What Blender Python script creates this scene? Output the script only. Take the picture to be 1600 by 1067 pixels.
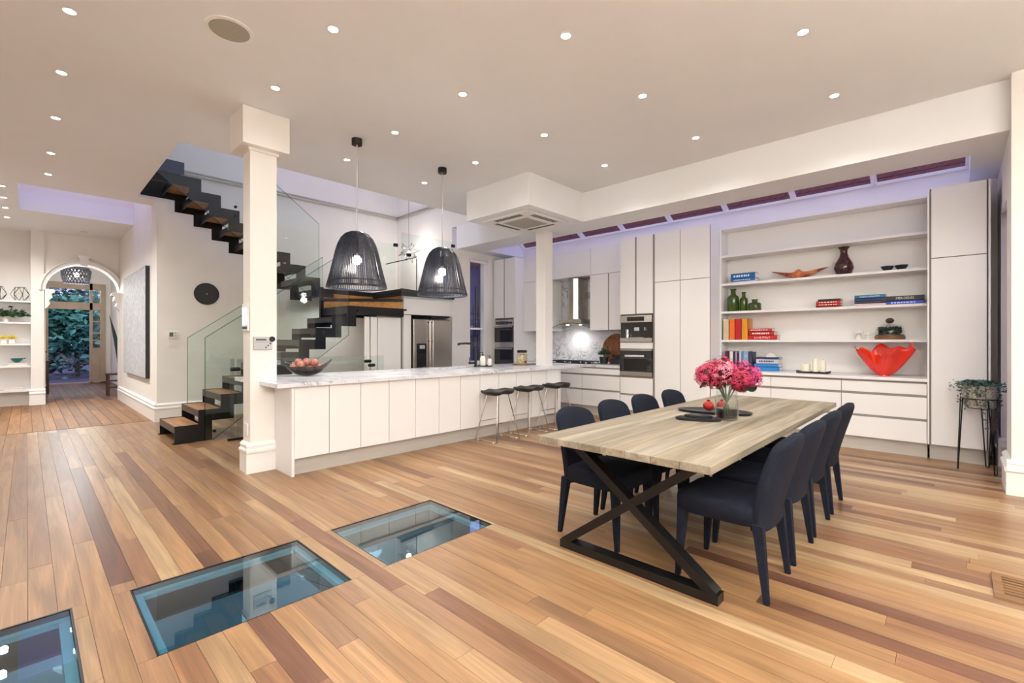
import bpy, math, random
from mathutils import Vector, Matrix
random.seed(7)
PI = math.pi
S = bpy.context.scene
for o in list(bpy.data.objects): bpy.data.objects.remove(o, do_unlink=True)
COL = S.collection

# ------------------------------------------------------------------ camera, world, exposure
F_PX, YAW, EYE = 725.0, math.radians(46.3), 1.36
cam = bpy.data.cameras.new('camera'); cam.lens = F_PX / 1600 * 36; cam.sensor_width = 36; cam.clip_start = .05; cam.clip_end = 200
co = bpy.data.objects.new('camera', cam); COL.objects.link(co)
co.location = (0, 0, EYE); co.rotation_euler = (PI / 2, 0, -YAW); S.camera = co

w = bpy.data.worlds.new('dusk'); S.world = w; w.use_nodes = True
bg = w.node_tree.nodes['Background']; bg.inputs[0].default_value = (.47, .45, .86, 1); bg.inputs[1].default_value = 1.6
vs = S.view_settings
vs.view_transform = 'Standard'; vs.look = 'None'; vs.gamma = 1; vs.use_curve_mapping = False
vs.exposure = 0.54
SPOT_W = 34.0
WARM = (1.0, .985, .95)
UP_FILL_W = 1050.0

def light(kind, name, loc, power, color=WARM, rot=(0, 0, 0), **kw):
    l = bpy.data.lights.new(name, kind); l.energy = power; l.color = color
    for k, v in kw.items(): setattr(l, k, v)
    o = bpy.data.objects.new(name, l); COL.objects.link(o); o.location = loc; o.rotation_euler = rot
    return o

# ------------------------------------------------------------------ materials
def lin(c):
    return tuple((x / 255 / 12.92 if x / 255 <= .04045 else ((x / 255 + .055) / 1.055) ** 2.4) for x in c)
MATS = {}
def mat(name, rgb, rough=.5, metal=0, noise=0, scale=8, stretch=(1, 1, 1), bump=0, emit=None, estr=0, coat=0, spec=.5, objcol=False, attr=False, dark=None, detail=5):
    """procedural principled material; noise mixes the colour towards `dark`, positions are in world space"""
    m = bpy.data.materials.new(name); m.use_nodes = True; nt = m.node_tree; b = nt.nodes['Principled BSDF']
    c = lin(rgb) + (1,)
    b.inputs['Base Color'].default_value = c; b.inputs['Roughness'].default_value = rough; b.inputs['Metallic'].default_value = metal
    b.inputs['Specular IOR Level'].default_value = spec
    if coat: b.inputs['Coat Weight'].default_value = coat; b.inputs['Coat Roughness'].default_value = .08
    if emit: b.inputs['Emission Color'].default_value = tuple(emit) + (1,); b.inputs['Emission Strength'].default_value = estr
    if noise or bump:
        g = nt.nodes.new('ShaderNodeNewGeometry'); mp = nt.nodes.new('ShaderNodeVectorMath'); mp.operation = 'MULTIPLY'
        mp.inputs[1].default_value = stretch; nt.links.new(g.outputs['Position'], mp.inputs[0])
        n = nt.nodes.new('ShaderNodeTexNoise'); n.inputs['Scale'].default_value = scale; n.inputs['Detail'].default_value = detail
        nt.links.new(mp.outputs[0], n.inputs['Vector'])
        if noise:
            r = nt.nodes.new('ShaderNodeValToRGB'); d = lin(dark) if dark else tuple(x * (1 - noise) for x in c[:3])
            r.color_ramp.elements[0].position = .35; r.color_ramp.elements[1].position = .65
            r.color_ramp.elements[0].color = tuple(d) + (1,); r.color_ramp.elements[1].color = c
            nt.links.new(n.outputs['Fac'], r.inputs[0]); nt.links.new(r.outputs[0], b.inputs['Base Color'])
        if bump:
            bp = nt.nodes.new('ShaderNodeBump'); bp.inputs['Strength'].default_value = bump; bp.inputs['Distance'].default_value = .01
            nt.links.new(n.outputs['Fac'], bp.inputs['Height']); nt.links.new(bp.outputs[0], b.inputs['Normal'])
    MATS[name] = m
    return m

def wood(name, base=None, axis='Y', rough=.33, attr=False, bumpy=.12, lo=.62):
    """boards: the tint comes from the object colour (or a colour attribute), grain runs along `axis`"""
    m = bpy.data.materials.new(name); m.use_nodes = True; nt = m.node_tree; b = nt.nodes['Principled BSDF']; N = nt.nodes.new; L = nt.links.new
    g = N('ShaderNodeNewGeometry')
    if attr: t = N('ShaderNodeAttribute'); t.attribute_name = 'tint'; col = t.outputs['Color']; rnd = t.outputs['Alpha']
    else:
        t = N('ShaderNodeObjectInfo'); col = t.outputs['Color']; rnd = t.outputs['Random']
    if base:
        q = N('ShaderNodeRGB'); q.outputs[0].default_value = lin(base) + (1,); col = q.outputs[0]
    mul = N('ShaderNodeMath'); mul.operation = 'MULTIPLY'; mul.inputs[1].default_value = 37; L(rnd, mul.inputs[0])
    ad = N('ShaderNodeVectorMath'); ad.operation = 'ADD'; L(g.outputs['Position'], ad.inputs[0]); L(mul.outputs[0], ad.inputs[1])
    st = {'X': ((.9, 14, 14), (3, 160, 60)), 'Y': ((14, .9, 14), (160, 3, 60)), 'Z': ((14, 14, .9), (160, 160, 3))}[axis]
    def nz(stv, sc, det, dist):
        v = N('ShaderNodeVectorMath'); v.operation = 'MULTIPLY'; v.inputs[1].default_value = stv; L(ad.outputs[0], v.inputs[0])
        n = N('ShaderNodeTexNoise'); n.inputs['Scale'].default_value = sc; n.inputs['Detail'].default_value = det; n.inputs['Distortion'].default_value = dist
        L(v.outputs[0], n.inputs['Vector']); return n.outputs['Fac']
    n1 = nz(st[0], 1.0, 5, 1.2); n2 = nz(st[1], 1.0, 2, 0)
    r = N('ShaderNodeMapRange'); r.inputs['From Min'].default_value = .3; r.inputs['From Max'].default_value = .72; r.inputs['To Min'].default_value = lo; r.inputs['To Max'].default_value = 1.14; L(n1, r.inputs['Value'])
    r2 = N('ShaderNodeMapRange'); r2.inputs['From Min'].default_value = .3; r2.inputs['From Max'].default_value = .7; r2.inputs['To Min'].default_value = .86; r2.inputs['To Max'].default_value = 1.06; L(n2, r2.inputs['Value'])
    mm = N('ShaderNodeMath'); mm.operation = 'MULTIPLY'; L(r.outputs[0], mm.inputs[0]); L(r2.outputs[0], mm.inputs[1])
    vm = N('ShaderNodeVectorMath'); vm.operation = 'SCALE'; L(col, vm.inputs[0]); L(mm.outputs[0], vm.inputs['Scale'])
    L(vm.outputs[0], b.inputs['Base Color']); b.inputs['Roughness'].default_value = rough; b.inputs['Specular IOR Level'].default_value = .4
    bp = N('ShaderNodeBump'); bp.inputs['Strength'].default_value = bumpy; bp.inputs['Distance'].default_value = .004; L(n2, bp.inputs['Height']); L(bp.outputs[0], b.inputs['Normal'])
    MATS[name] = m; return m

def glass(name, tint=(.9, .96, .95), refl=.6, rough=0.0, ior=1.5):
    m = bpy.data.materials.new(name); m.use_nodes = True; nt = m.node_tree; nt.nodes.clear(); N = nt.nodes.new; L = nt.links.new
    o = N('ShaderNodeOutputMaterial'); t = N('ShaderNodeBsdfTransparent'); t.inputs[0].default_value = tuple(tint) + (1,)
    gl = N('ShaderNodeBsdfGlossy'); gl.inputs['Roughness'].default_value = rough; gl.inputs[0].default_value = (1, 1, 1, 1)
    lw = N('ShaderNodeLayerWeight'); lw.inputs[0].default_value = .5
    pw = N('ShaderNodeMath'); pw.operation = 'POWER'; pw.inputs[1].default_value = 5; L(lw.outputs['Facing'], pw.inputs[0])
    sc = N('ShaderNodeMath'); sc.operation = 'MULTIPLY_ADD'; sc.inputs[1].default_value = .95; sc.inputs[2].default_value = .045; L(pw.outputs[0], sc.inputs[0])
    mu = N('ShaderNodeMath'); mu.operation = 'MULTIPLY'; mu.inputs[1].default_value = refl; mu.use_clamp = True; L(sc.outputs[0], mu.inputs[0])
    mx = N('ShaderNodeMixShader'); L(mu.outputs[0], mx.inputs[0]); L(t.outputs[0], mx.inputs[1]); L(gl.outputs[0], mx.inputs[2]); L(mx.outputs[0], o.inputs[0])
    MATS[name] = m; return m

def marble(name, base=(228, 228, 230), vein=(120, 122, 130), scale=3.2, rough=.18, lo=.47, hi=.56):
    m = bpy.data.materials.new(name); m.use_nodes = True; nt = m.node_tree; b = nt.nodes['Principled BSDF']; N = nt.nodes.new; L = nt.links.new
    g = N('ShaderNodeNewGeometry'); n = N('ShaderNodeTexNoise'); n.inputs['Scale'].default_value = scale; n.inputs['Detail'].default_value = 9; n.inputs['Roughness'].default_value = .68; n.inputs['Distortion'].default_value = 1.5
    L(g.outputs['Position'], n.inputs['Vector'])
    a = N('ShaderNodeMath'); a.operation = 'SUBTRACT'; a.inputs[1].default_value = .5; L(n.outputs['Fac'], a.inputs[0])
    ab = N('ShaderNodeMath'); ab.operation = 'ABSOLUTE'; L(a.outputs[0], ab.inputs[0])
    r = N('ShaderNodeValToRGB'); r.color_ramp.elements[0].position = .0; r.color_ramp.elements[0].color = lin(vein) + (1,); r.color_ramp.elements[1].position = .035; r.color_ramp.elements[1].color = lin(base) + (1,)
    L(ab.outputs[0], r.inputs[0])
    n2 = N('ShaderNodeTexNoise'); n2.inputs['Scale'].default_value = scale * .7; n2.inputs['Detail'].default_value = 3; L(g.outputs['Position'], n2.inputs['Vector'])
    rr = N('ShaderNodeMapRange'); rr.inputs['From Min'].default_value = .42; rr.inputs['From Max'].default_value = .62; L(n2.outputs['Fac'], rr.inputs['Value'])
    mx = N('ShaderNodeMix'); mx.data_type = 'RGBA'; L(rr.outputs[0], mx.inputs['Factor']); L(r.outputs[0], mx.inputs['B']); mx.inputs['A'].default_value = lin(base) + (1,)
    L(mx.outputs['Result'], b.inputs['Base Color']); b.inputs['Roughness'].default_value = rough
    MATS[name] = m; return m

mat('paint', (238, 234, 228), .55, noise=.03, scale=3)
mat('ceiling_paint', (238, 239, 240), .7, noise=.02, scale=2)
mat('trim_paint', (240, 238, 234), .35)
mat('lacquer', (238, 236, 234), .24, noise=.015, scale=1.5)
mat('gap', (140, 135, 130), .5)
mat('gap_dark', (84, 80, 77), .6)
mat('kick', (190, 184, 176), .3, metal=.0, noise=.06, scale=3, stretch=(1, 1, 8))
mat('black_steel', (22, 22, 24), .32, metal=.2, noise=.2, scale=30)
mat('black_matte', (16, 16, 17), .45)
mat('black_glass', (8, 9, 11), .06, coat=.5)
mat('steel', (196, 190, 182), .26, metal=1, noise=.14, scale=5, stretch=(1, 1, 30))
mat('chrome', (225, 225, 228), .08, metal=1)
mat('fabric', (29, 33, 46), .9, noise=.45, scale=160, bump=.25, spec=.2)
mat('leather', (20, 20, 22), .45, noise=.2, scale=60, bump=.1)
mat('wicker', (66, 68, 80), .3, noise=1, scale=90, stretch=(1, 1, .45), dark=(14, 14, 18))
mat('bulb', (255, 250, 240), .4, emit=(1, .95, .88), estr=26)
mat('lamp_face', (255, 250, 244), .4, emit=(1, .96, .9), estr=18)
mat('white_plastic', (232, 230, 224), .4)
mat('grey_plastic', (186, 186, 188), .4)
mat('grille', (176, 172, 156), .6, noise=.2, scale=200)
mat('lcd', (88, 98, 84), .2)
mat('screen', (150, 200, 235), .2, emit=(.5, .8, 1), estr=.9)
mat('brick', (132, 66, 58), .85, noise=.35, scale=25, bump=.4)
mat('mortar', (120, 96, 92), .9, noise=.2, scale=20)
mat('olive_glass', (58, 82, 14), .08, coat=.4, noise=.35, scale=9)
mat('maroon', (66, 16, 18), .1, coat=.5, noise=.3, scale=10)
mat('red_glass', (226, 42, 14), .16, coat=.4, noise=.14, scale=7)
mat('amber_glass', (206, 122, 66), .1, coat=.5, noise=.4, scale=10, dark=(120, 40, 34))
mat('dark_ceramic', (36, 38, 42), .4, noise=.2, scale=30)
mat('candle', (240, 234, 214), .5)
mat('leaf', (46, 84, 48), .45, noise=.45, scale=30)
mat('leaf_dark', (26, 62, 34), .4, noise=.4, scale=14)
mat('leaf_garden', (74, 136, 120), .4, noise=1, scale=3, dark=(22, 60, 44))
mat('leaf_pale', (70, 104, 90), .45, noise=.4, scale=40)
mat('stem', (62, 84, 48), .5)
mat('basket', (198, 190, 174), .85, noise=.5, scale=60, stretch=(1, 1, 2.2), dark=(92, 84, 78), bump=.4)
mat('copper', (150, 92, 50), .42, noise=.3, scale=9, dark=(98, 58, 32))
mat('fruit', (196, 140, 120), .5, noise=.35, scale=40, dark=(160, 92, 84))
mat('red_fruit', (190, 42, 34), .3, noise=.3, scale=20)
mat('nuts', (232, 218, 178), .5, noise=.4, scale=45, dark=(150, 120, 70))
mat('pages', (236, 230, 220), .7)
mat('basement_wall', (150, 172, 182), .8, noise=.08, scale=3)
mat('basement_floor', (96, 104, 108), .6, noise=.15, scale=4)
mat('frame_teal', (168, 208, 214), .3)
mat('artwork', (214, 216, 218), .62, noise=.6, scale=16, stretch=(1, 3.2, .8), dark=(150, 153, 157))
mat('door_timber', (186, 164, 142), .5, noise=.12, scale=6)
mat('dark_timber', (74, 44, 30), .4, noise=.3, scale=12)
mat('navy', (46, 50, 96), .5)
mat('night_wall', (58, 53, 84), .8, noise=.15, scale=4)
mat('night_dark', (40, 38, 46), .7, noise=.3, scale=6)
mat('iron', (30, 30, 34), .5)
mat('teal_ceramic', (20, 116, 118), .3)
mat('yellow', (232, 202, 40), .6)
mat('asphalt', (60, 60, 70), .9, noise=.2, scale=5)
mat('cream_white', (236, 232, 222), .6)
for i, (c, d) in enumerate([((226, 90, 122), (176, 30, 66)), ((206, 56, 92), (150, 20, 52)), ((240, 160, 178), (196, 56, 92)), ((110, 18, 44), (66, 12, 28)), ((210, 76, 132), (160, 26, 90))]): mat('petal%d' % i, c, .6, noise=1, scale=42, dark=d, detail=2)
wood('floor_wood'); wood('floor_wood_rest', attr=True)
wood('hall_wood', rough=.5)
wood('table_wood', axis='X', rough=.6, bumpy=.35, lo=.52)
wood('tread_wood', base=(170, 124, 80), axis='Y', rough=.4)
wood('riser_wood', base=(206, 150, 84), axis='X', rough=.4)
wood('plain_wood', base=(140, 102, 68), axis='Y', rough=.45)
glass('pane', (.93, .97, .96), .7)
glass('pane_green', (.925, .962, .95), .8)
glass('edge_glass', (.45, .68, .66), .5)
glass('floor_glass', (.60, .76, .82), 1.5)
glass('clear', (.94, .96, .95), .9)
glass('smoky', (.45, .44, .44), .8)
glass('hood_glass', (.85, .9, .88), .9)
marble('marble', (224, 224, 228), (128, 130, 138), 4.0)
marble('splash_marble', (216, 216, 220), (120, 122, 130), 3.4, .12)

# ------------------------------------------------------------------ geometry helpers
class G:
    def __init__(s): s.v = []; s.f = []
    def box(s, x0, x1, y0, y1, z0, z1):
        n = len(s.v); s.v += [(x0, y0, z0), (x1, y0, z0), (x1, y1, z0), (x0, y1, z0), (x0, y0, z1), (x1, y0, z1), (x1, y1, z1), (x0, y1, z1)]
        s.f += [tuple(n + i for i in q) for q in ((3, 2, 1, 0), (4, 5, 6, 7), (0, 1, 5, 4), (1, 2, 6, 5), (2, 3, 7, 6), (3, 0, 4, 7))]; return s
    def prism(s, poly, axis, a, b):
        """poly: 2-D outline in the two other axes, extruded from a to b along axis"""
        n = len(s.v); k = len(poly)
        def P(p, t): return {'X': (t, p[0], p[1]), 'Y': (p[0], t, p[1]), 'Z': (p[0], p[1], t)}[axis]
        s.v += [P(p, a) for p in poly] + [P(p, b) for p in poly]
        s.f += [tuple(n + i for i in range(k)), tuple(n + k + i for i in reversed(range(k)))]
        s.f += [(n + i, n + k + i, n + k + (i + 1) % k, n + (i + 1) % k) for i in range(k)]; return s
    def lathe(s, prof, c=(0, 0, 0), seg=24, cap=True, sx=1, sy=1, axis='Z'):
        n = len(s.v)
        for r, z in prof:
            for i in range(seg):
                a = 2 * PI * i / seg; p = (r * math.cos(a) * sx, r * math.sin(a) * sy, z)
                if axis == 'Y': p = (p[0], p[2], p[1])
                if axis == 'X': p = (p[2], p[0], p[1])
                s.v.append((c[0] + p[0], c[1] + p[1], c[2] + p[2]))
        for j in range(len(prof) - 1):
            for i in range(seg): s.f.append((n + j * seg + i, n + j * seg + (i + 1) % seg, n + (j + 1) * seg + (i + 1) % seg, n + (j + 1) * seg + i))
        if cap:
            s.f.append(tuple(n + i for i in reversed(range(seg)))); s.f.append(tuple(n + (len(prof) - 1) * seg + i for i in range(seg)))
        return s
    def tube(s, pts, r, seg=6, closed=False):
        pts = [Vector(p) for p in pts]; n = len(s.v); m = len(pts); up = None
        rad = r if isinstance(r, (list, tuple)) else [r] * m
        for i, p in enumerate(pts):
            if closed: d = pts[(i + 1) % m] - pts[i - 1]
            else: d = pts[min(i + 1, m - 1)] - pts[max(i - 1, 0)]
            d.normalize()
            if up is None: up = Vector((0, 0, 1)) if abs(d.z) < .9 else Vector((1, 0, 0))
            a = d.cross(up).normalized(); b = a.cross(d).normalized(); up = b
            for k in range(seg):
                t = 2 * PI * k / seg; q = p + (a * math.cos(t) + b * math.sin(t)) * rad[i]; s.v.append(tuple(q))
        for i in range(m if closed else m - 1):
            j = (i + 1) % m
            for k in range(seg): s.f.append((n + i * seg + k, n + i * seg + (k + 1) % seg, n + j * seg + (k + 1) % seg, n + j * seg + k))
        if not closed:
            s.f.append(tuple(n + i for i in reversed(range(seg)))); s.f.append(tuple(n + (m - 1) * seg + i for i in range(seg)))
        return s
    def ball(s, c, r, seg=12, rings=8, sz=1):
        prof = [(max(.0005, r * math.sin(PI * i / rings)), -r * sz * math.cos(PI * i / rings)) for i in range(rings + 1)]
        return s.lathe(prof, c, seg)
    def quad(s, *p):
        n = len(s.v); s.v += [tuple(q) for q in p]; s.f.append(tuple(range(n, n + len(p)))); return s
    def grid(s, fn, nu, nv, closed=False):
        n = len(s.v)
        for j in range(nv + 1):
            for i in range(nu + (0 if closed else 1)): s.v.append(tuple(fn(i / nu, j / nv)))
        w_ = nu if closed else nu + 1
        for j in range(nv):
            for i in range(nu): s.f.append((n + j * w_ + i, n + j * w_ + (i + 1) % w_, n + (j + 1) * w_ + (i + 1) % w_, n + (j + 1) * w_ + i))
        return s
    def bar(s, p, q, wdt, hgt):
        """square bar from p to q, wdt across (horizontal), hgt in the other direction"""
        p, q = Vector(p), Vector(q); d = (q - p).normalized(); up = Vector((0, 0, 1)) if abs(d.z) < .95 else Vector((0, 1, 0))
        a = d.cross(up).normalized() * wdt / 2; b = a.cross(d).normalized() * hgt / 2; n = len(s.v)
        for e in (p, q): s.v += [tuple(e + a + b), tuple(e - a + b), tuple(e - a - b), tuple(e + a - b)]
        s.f += [tuple(n + i for i in t) for t in ((0, 1, 2, 3), (7, 6, 5, 4), (0, 4, 5, 1), (1, 5, 6, 2), (2, 6, 7, 3), (3, 7, 4, 0))]; return s
    def move(s, d): s.v = [(a + d[0], b + d[1], c + d[2]) for a, b, c in s.v]; return s
    def xf(s, M): s.v = [tuple(M @ Vector(p)) for p in s.v]; return s

ROOT = {}
def obj(name, g, m, parent=None, smooth=0, bevel=0, solid=0, subsurf=0, label=None, cat=None, group=None, kind=None):
    me = bpy.data.meshes.new(name); v = g.v
    if parent is not None and parent.name in ROOT:
        L = ROOT[parent.name]; v = [(a - L[0], b - L[1], c - L[2]) for a, b, c in v]
    me.from_pydata(v, [], g.f); me.update()
    if m: me.materials.append(MATS[m] if isinstance(m, str) else m)
    if smooth:
        me.polygons.foreach_set('use_smooth', [True] * len(me.polygons)); me.set_sharp_from_angle(angle=math.radians(smooth))
    o = bpy.data.objects.new(name, me); COL.objects.link(o)
    if parent is not None:
        o.parent = parent
        if parent.name in ROOT: ROOT[o.name] = ROOT[parent.name]
    if solid: md = o.modifiers.new('solid', 'SOLIDIFY'); md.thickness = solid; md.offset = 0
    if bevel: md = o.modifiers.new('bevel', 'BEVEL'); md.width = bevel; md.segments = 2; md.limit_method = 'ANGLE'
    if subsurf: md = o.modifiers.new('sub', 'SUBSURF'); md.levels = subsurf; md.render_levels = subsurf
    return tag(o, label, cat, group, kind)
def tag(o, label=None, cat=None, group=None, kind=None):
    if label: o['label'] = label
    if cat: o['category'] = cat
    if group: o['group'] = group
    if kind: o['kind'] = kind
    return o
def thing(name, label, cat, loc=(0, 0, 0), group=None, kind=None):
    o = bpy.data.objects.new(name, None); COL.objects.link(o); o.location = loc; o.empty_display_size = .1
    ROOT[o.name] = tuple(loc); return tag(o, label, cat, group, kind)
def copy_tree(o, parent=None):
    c = o.copy(); COL.objects.link(c); c.parent = parent
    for ch in list(o.children): copy_tree(ch, c)
    return c
def B(*a): return G().box(*a)
def struct(name, g, m, parent=None, **k):
    if parent is None: k['kind'] = 'structure'
    return obj(name, g, m, parent, **k)
RX = Matrix(((0, 0, -1, 0), (-1, 0, 0, 0), (0, 1, 0, 0), (0, 0, 0, 1)))   # text facing -X, reading towards -Y
RY = Matrix(((1, 0, 0, 0), (0, 0, -1, 0), (0, 1, 0, 0), (0, 0, 0, 1)))    # text facing -Y
def text(name, body, size, at, m, parent, rot=RX, sx=1.0, spin=0):
    cu = bpy.data.curves.new(name, 'FONT'); cu.body = body; cu.size = size; cu.align_x = 'CENTER'; cu.align_y = 'CENTER'; cu.resolution_u = 1
    t = bpy.data.objects.new(name, cu); COL.objects.link(t); bpy.context.view_layer.update()
    me = bpy.data.meshes.new_from_object(t.evaluated_get(bpy.context.evaluated_depsgraph_get()))
    bpy.data.objects.remove(t)
    g = G(); T = Matrix.Translation(at) @ rot @ Matrix.Rotation(spin, 4, 'Z') @ Matrix.Diagonal((sx, 1, 1, 1))
    g.v = [tuple(T @ v.co) for v in me.vertices]; g.f = [tuple(p.vertices) for p in me.polygons]
    bpy.data.meshes.remove(me)
    return obj(name, g, m, parent)

# ------------------------------------------------------------------ the setting
ZC, ZS = 3.75, 3.285                       # ceiling, dropped soffit
GP = [(-.735, .16), (.39, 1.285), (1.515, 2.40)]; GY = (2.49, 3.265)
g = G()
xs = [-2.2] + [t for p in GP for t in p] + [7.95]
for i in range(len(xs) - 1):
    if (xs[i], xs[i + 1]) in GP:
        g.box(xs[i], xs[i + 1], -3.5, GY[0], -.22, -.021); g.box(xs[i], xs[i + 1], GY[1], 10.0, -.22, -.021)
    else: g.box(xs[i], xs[i + 1], -3.5, 10.0, -.22, -.021)
floor = struct('floor', g, 'mortar')
struct('floor', B(-2.2, 2.2, 10.0, 21.0, -.22, -.021), 'mortar')
hall_floor = bpy.data.objects['floor.001']

TINTS = [((164, 126, 88), 5), ((156, 118, 82), 5), ((170, 136, 100), 3.5), ((144, 104, 74), 4), ((128, 90, 66), 2.4), ((182, 152, 114), 1.8), ((112, 76, 58), 1.2), ((150, 114, 84), 4)]
def pick():
    r = random.random() * sum(t[1] for t in TINTS)
    for c, q in TINTS:
        r -= q
        if r <= 0: break
    k = random.uniform(.93, 1.06); return tuple(x * k for x in lin(c))
FW = Vector((math.sin(YAW), math.cos(YAW), 0)); RT = Vector((math.cos(YAW), -math.sin(YAW), 0))
def project(x, y, z):
    v = Vector((x, y, z - EYE)); d = max(v.dot(FW), .3); return 800 + F_PX * v.dot(RT) / d, 533.5 - F_PX * v.z / d, v.dot(FW)
def seen_area(x0, x1, y0, y1):
    a = 0; n = 10
    for i in range(n):
        ya = y0 + (y1 - y0) * i / n; yb = y0 + (y1 - y0) * (i + 1) / n
        px, py, d = project((x0 + x1) / 2, (ya + yb) / 2, 0)
        if d > .5 and -20 < px < 1620 and py < 1090: a += (x1 - x0) * (yb - ya) / d ** 3
    return a
W = .105; boards = []; x = -2.2
while x < 7.9:
    x1 = min(x + W, 7.94); y = -3.5 - random.random() * 2
    hole = [p for p in GP if x1 > p[0] + .004 and x < p[1] - .004]
    while y < 10.0:
        L_ = random.uniform(1.3, 4.2); a, b = max(y, -3.5), min(y + L_, 10.0); y += L_
        if b - a < .15: continue
        parts = [(x, x1, a, b)]
        if hole and a < GY[1] and b > GY[0]:
            h = hole[0]; parts = []
            if a < GY[0]: parts.append((x, x1, a, GY[0]))
            if b > GY[1]: parts.append((x, x1, GY[1], b))
            m0, m1 = max(a, GY[0]), min(b, GY[1])
            if x < h[0] - .004: parts.append((x, h[0], m0, m1))
            if x1 > h[1] + .004: parts.append((h[1], x1, m0, m1))
        c = pick()
        boards += [(p, c) for p in parts if p[3] - p[2] > .03]
    x = x1
boards.sort(key=lambda b: -seen_area(*b[0]))
unit = G().box(-.5, .5, -.5, .5, -.02, 0)
ume = bpy.data.meshes.new('floor_board'); ume.from_pydata(unit.v, [], unit.f); ume.materials.append(MATS['floor_wood'])
def board(p, c, parent, me):
    o = bpy.data.objects.new('floor_board', me); COL.objects.link(o); o.parent = parent
    o.location = ((p[0] + p[1]) / 2, (p[2] + p[3]) / 2, random.uniform(-.0004, .0004)); o.scale = (p[1] - p[0] - .0016, p[3] - p[2] - .0016, 1); o.color = c + (1,)
for p, c in boards[:296]: board(p, c, floor, ume)
g = G(); cols = []
for p, c in boards[296:]:
    g.box(p[0] + .0008, p[1] - .0008, p[2] + .0008, p[3] - .0008, -.02, 0); cols += [c + (random.random(),)] * 8
rest = obj('floor_boards', g, 'floor_wood_rest', floor, kind='stuff')
at = rest.data.color_attributes.new('tint', 'FLOAT_COLOR', 'POINT'); at.data.foreach_set('color', [q for c in cols for q in c])
hme = ume.copy(); hme.materials.clear(); hme.materials.append(MATS['hall_wood'])
x = -1.0
while x < 2.0:
    y = 10.0
    while y < 21:
        L_ = random.uniform(1.2, 3.2); k = random.uniform(.7, 1.1); b = min(y + L_, 21)
        if not (x > 1.6 and b < 14.3) and not (x < .1 and 9 < y and False):
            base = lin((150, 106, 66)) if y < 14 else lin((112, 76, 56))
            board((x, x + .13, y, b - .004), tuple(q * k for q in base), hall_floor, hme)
        y = b
    x += .133
struct('trim_1', B(-.6, 1.52, 9.985, 10.0, -.02, .004), 'plain_wood')

# walls
struct('wall_right', B(7.92, 8.1, -.36, 7.65, 0, 3.48), 'paint')
g = G(); g.box(6.03, 6.52, 7.5, 7.65, 0, ZS).box(6.52, 7.0, 7.5, 7.65, 0, .9).box(6.52, 7.0, 7.5, 7.65, 3.11, ZS).box(7.0, 7.92, 7.5, 7.65, 0, ZS)
struct('wall_kitchen_back', g, 'paint')
struct('wall_stairwell_right', G().box(6.18, 6.33, 7.65, 9.75, 0, 6.4).box(6.18, 6.33, 5.2, 7.65, ZC + .001, 6.4), 'paint')
struct('wall_back', B(1.52, 6.33, 9.75, 9.9, 0, 6.4), 'paint')
struct('wall_hall_right', B(1.52, 1.7, 9.9, 14.3, 0, 5.0), 'paint')
struct('wall_left', B(-2.35, -2.2, -3.5, 14.75, 0, ZC), 'paint')
struct('wall_rear', B(-2.35, 6.25, -3.65, -3.5, 0, ZC), 'paint')
struct('wall_hall_end', B(-2.2, .063, 14.6, 14.75, 0, ZC), 'paint')
struct('wall_nib', G().box(6.05, 6.55, -.56, -.36, 0, ZC).box(6.05, 6.25, -3.5, -.56, 0, ZC), 'paint')
obj('sky_screen_wall', B(5.0, 12, -3.9, -3.7, 0, 4.5), 'night_wall', None, label='added screen wall hiding the sky outside the end opening', cat='wall')  # added out of view to keep bright sky out of the glass reflections
struct('wall_jamb', G().box(7.35, 8.1, -.56, -.36, 0, ZS).box(6.55, 7.35, -.56, -.36, 2.75, ZS), 'paint')
# ceiling with the stair void and the hall light well cut out
g = G(); T = ZC + .33
g.box(-2.2, 6.18, -3.5, 6.72, ZC, T).box(-2.2, 1.265, 6.72, 10.22, ZC, T).box(1.265, 1.52, 9.75, 10.22, ZC, T)
g.box(-2.2, -.09, 10.22, 12.2, ZC, T).box(-2.2, 1.7, 12.2, 14.75, ZC, T)
struct('ceiling', g, 'ceiling_paint')
g = G().box(6.18, 6.33, -.36, 7.5, ZS, ZC).box(6.33, 6.77, -.36, 7.5, ZS, 4.08).box(6.77, 7.92, -.36, -.118, ZS, 3.6).box(6.77, 7.92, 7.2, 7.5, ZS, 3.9)
struct('ceiling_bulkhead', g, 'ceiling_paint')
struct('ceiling_duct_box', B(4.88, 6.18, 4.335, 5.67, 3.29, ZC), 'ceiling_paint')
g = G().box(-.24, -.09, 10.07, 12.35, T, 5.2).box(-.09, 1.52, 10.07, 10.22, T, 5.2).box(-.09, 1.52, 12.2, 12.35, T, 5.2)
struct('wall_light_well', g, 'paint')
# upper storey round the stair void
g = G().box(-.4, 6.33, 5.05, 5.2, T, 6.4).box(-.55, -.4, 5.05, 9.9, T, 6.4).box(-.4, 1.52, 9.75, 9.9, T, 6.4)
struct('wall_upper', g, 'paint')
g = G().box(-.55, 6.33, 5.05, 7.3, 6.4, 6.5).box(-.55, 2.0, 7.3, 9.2, 6.4, 6.5).box(5.4, 6.33, 7.3, 9.2, 6.4, 6.5).box(-.55, 6.33, 9.2, 9.9, 6.4, 6.5)
struct('ceiling_upper', g, 'ceiling_paint')
g = G()
for z in (4.27, 4.33): g.box(1.52, 6.18, 9.722, 9.75, z, z + .022).box(6.152, 6.18, 6.72, 9.75, z, z + .022)
struct('trim_2', g, 'kick')

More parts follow.
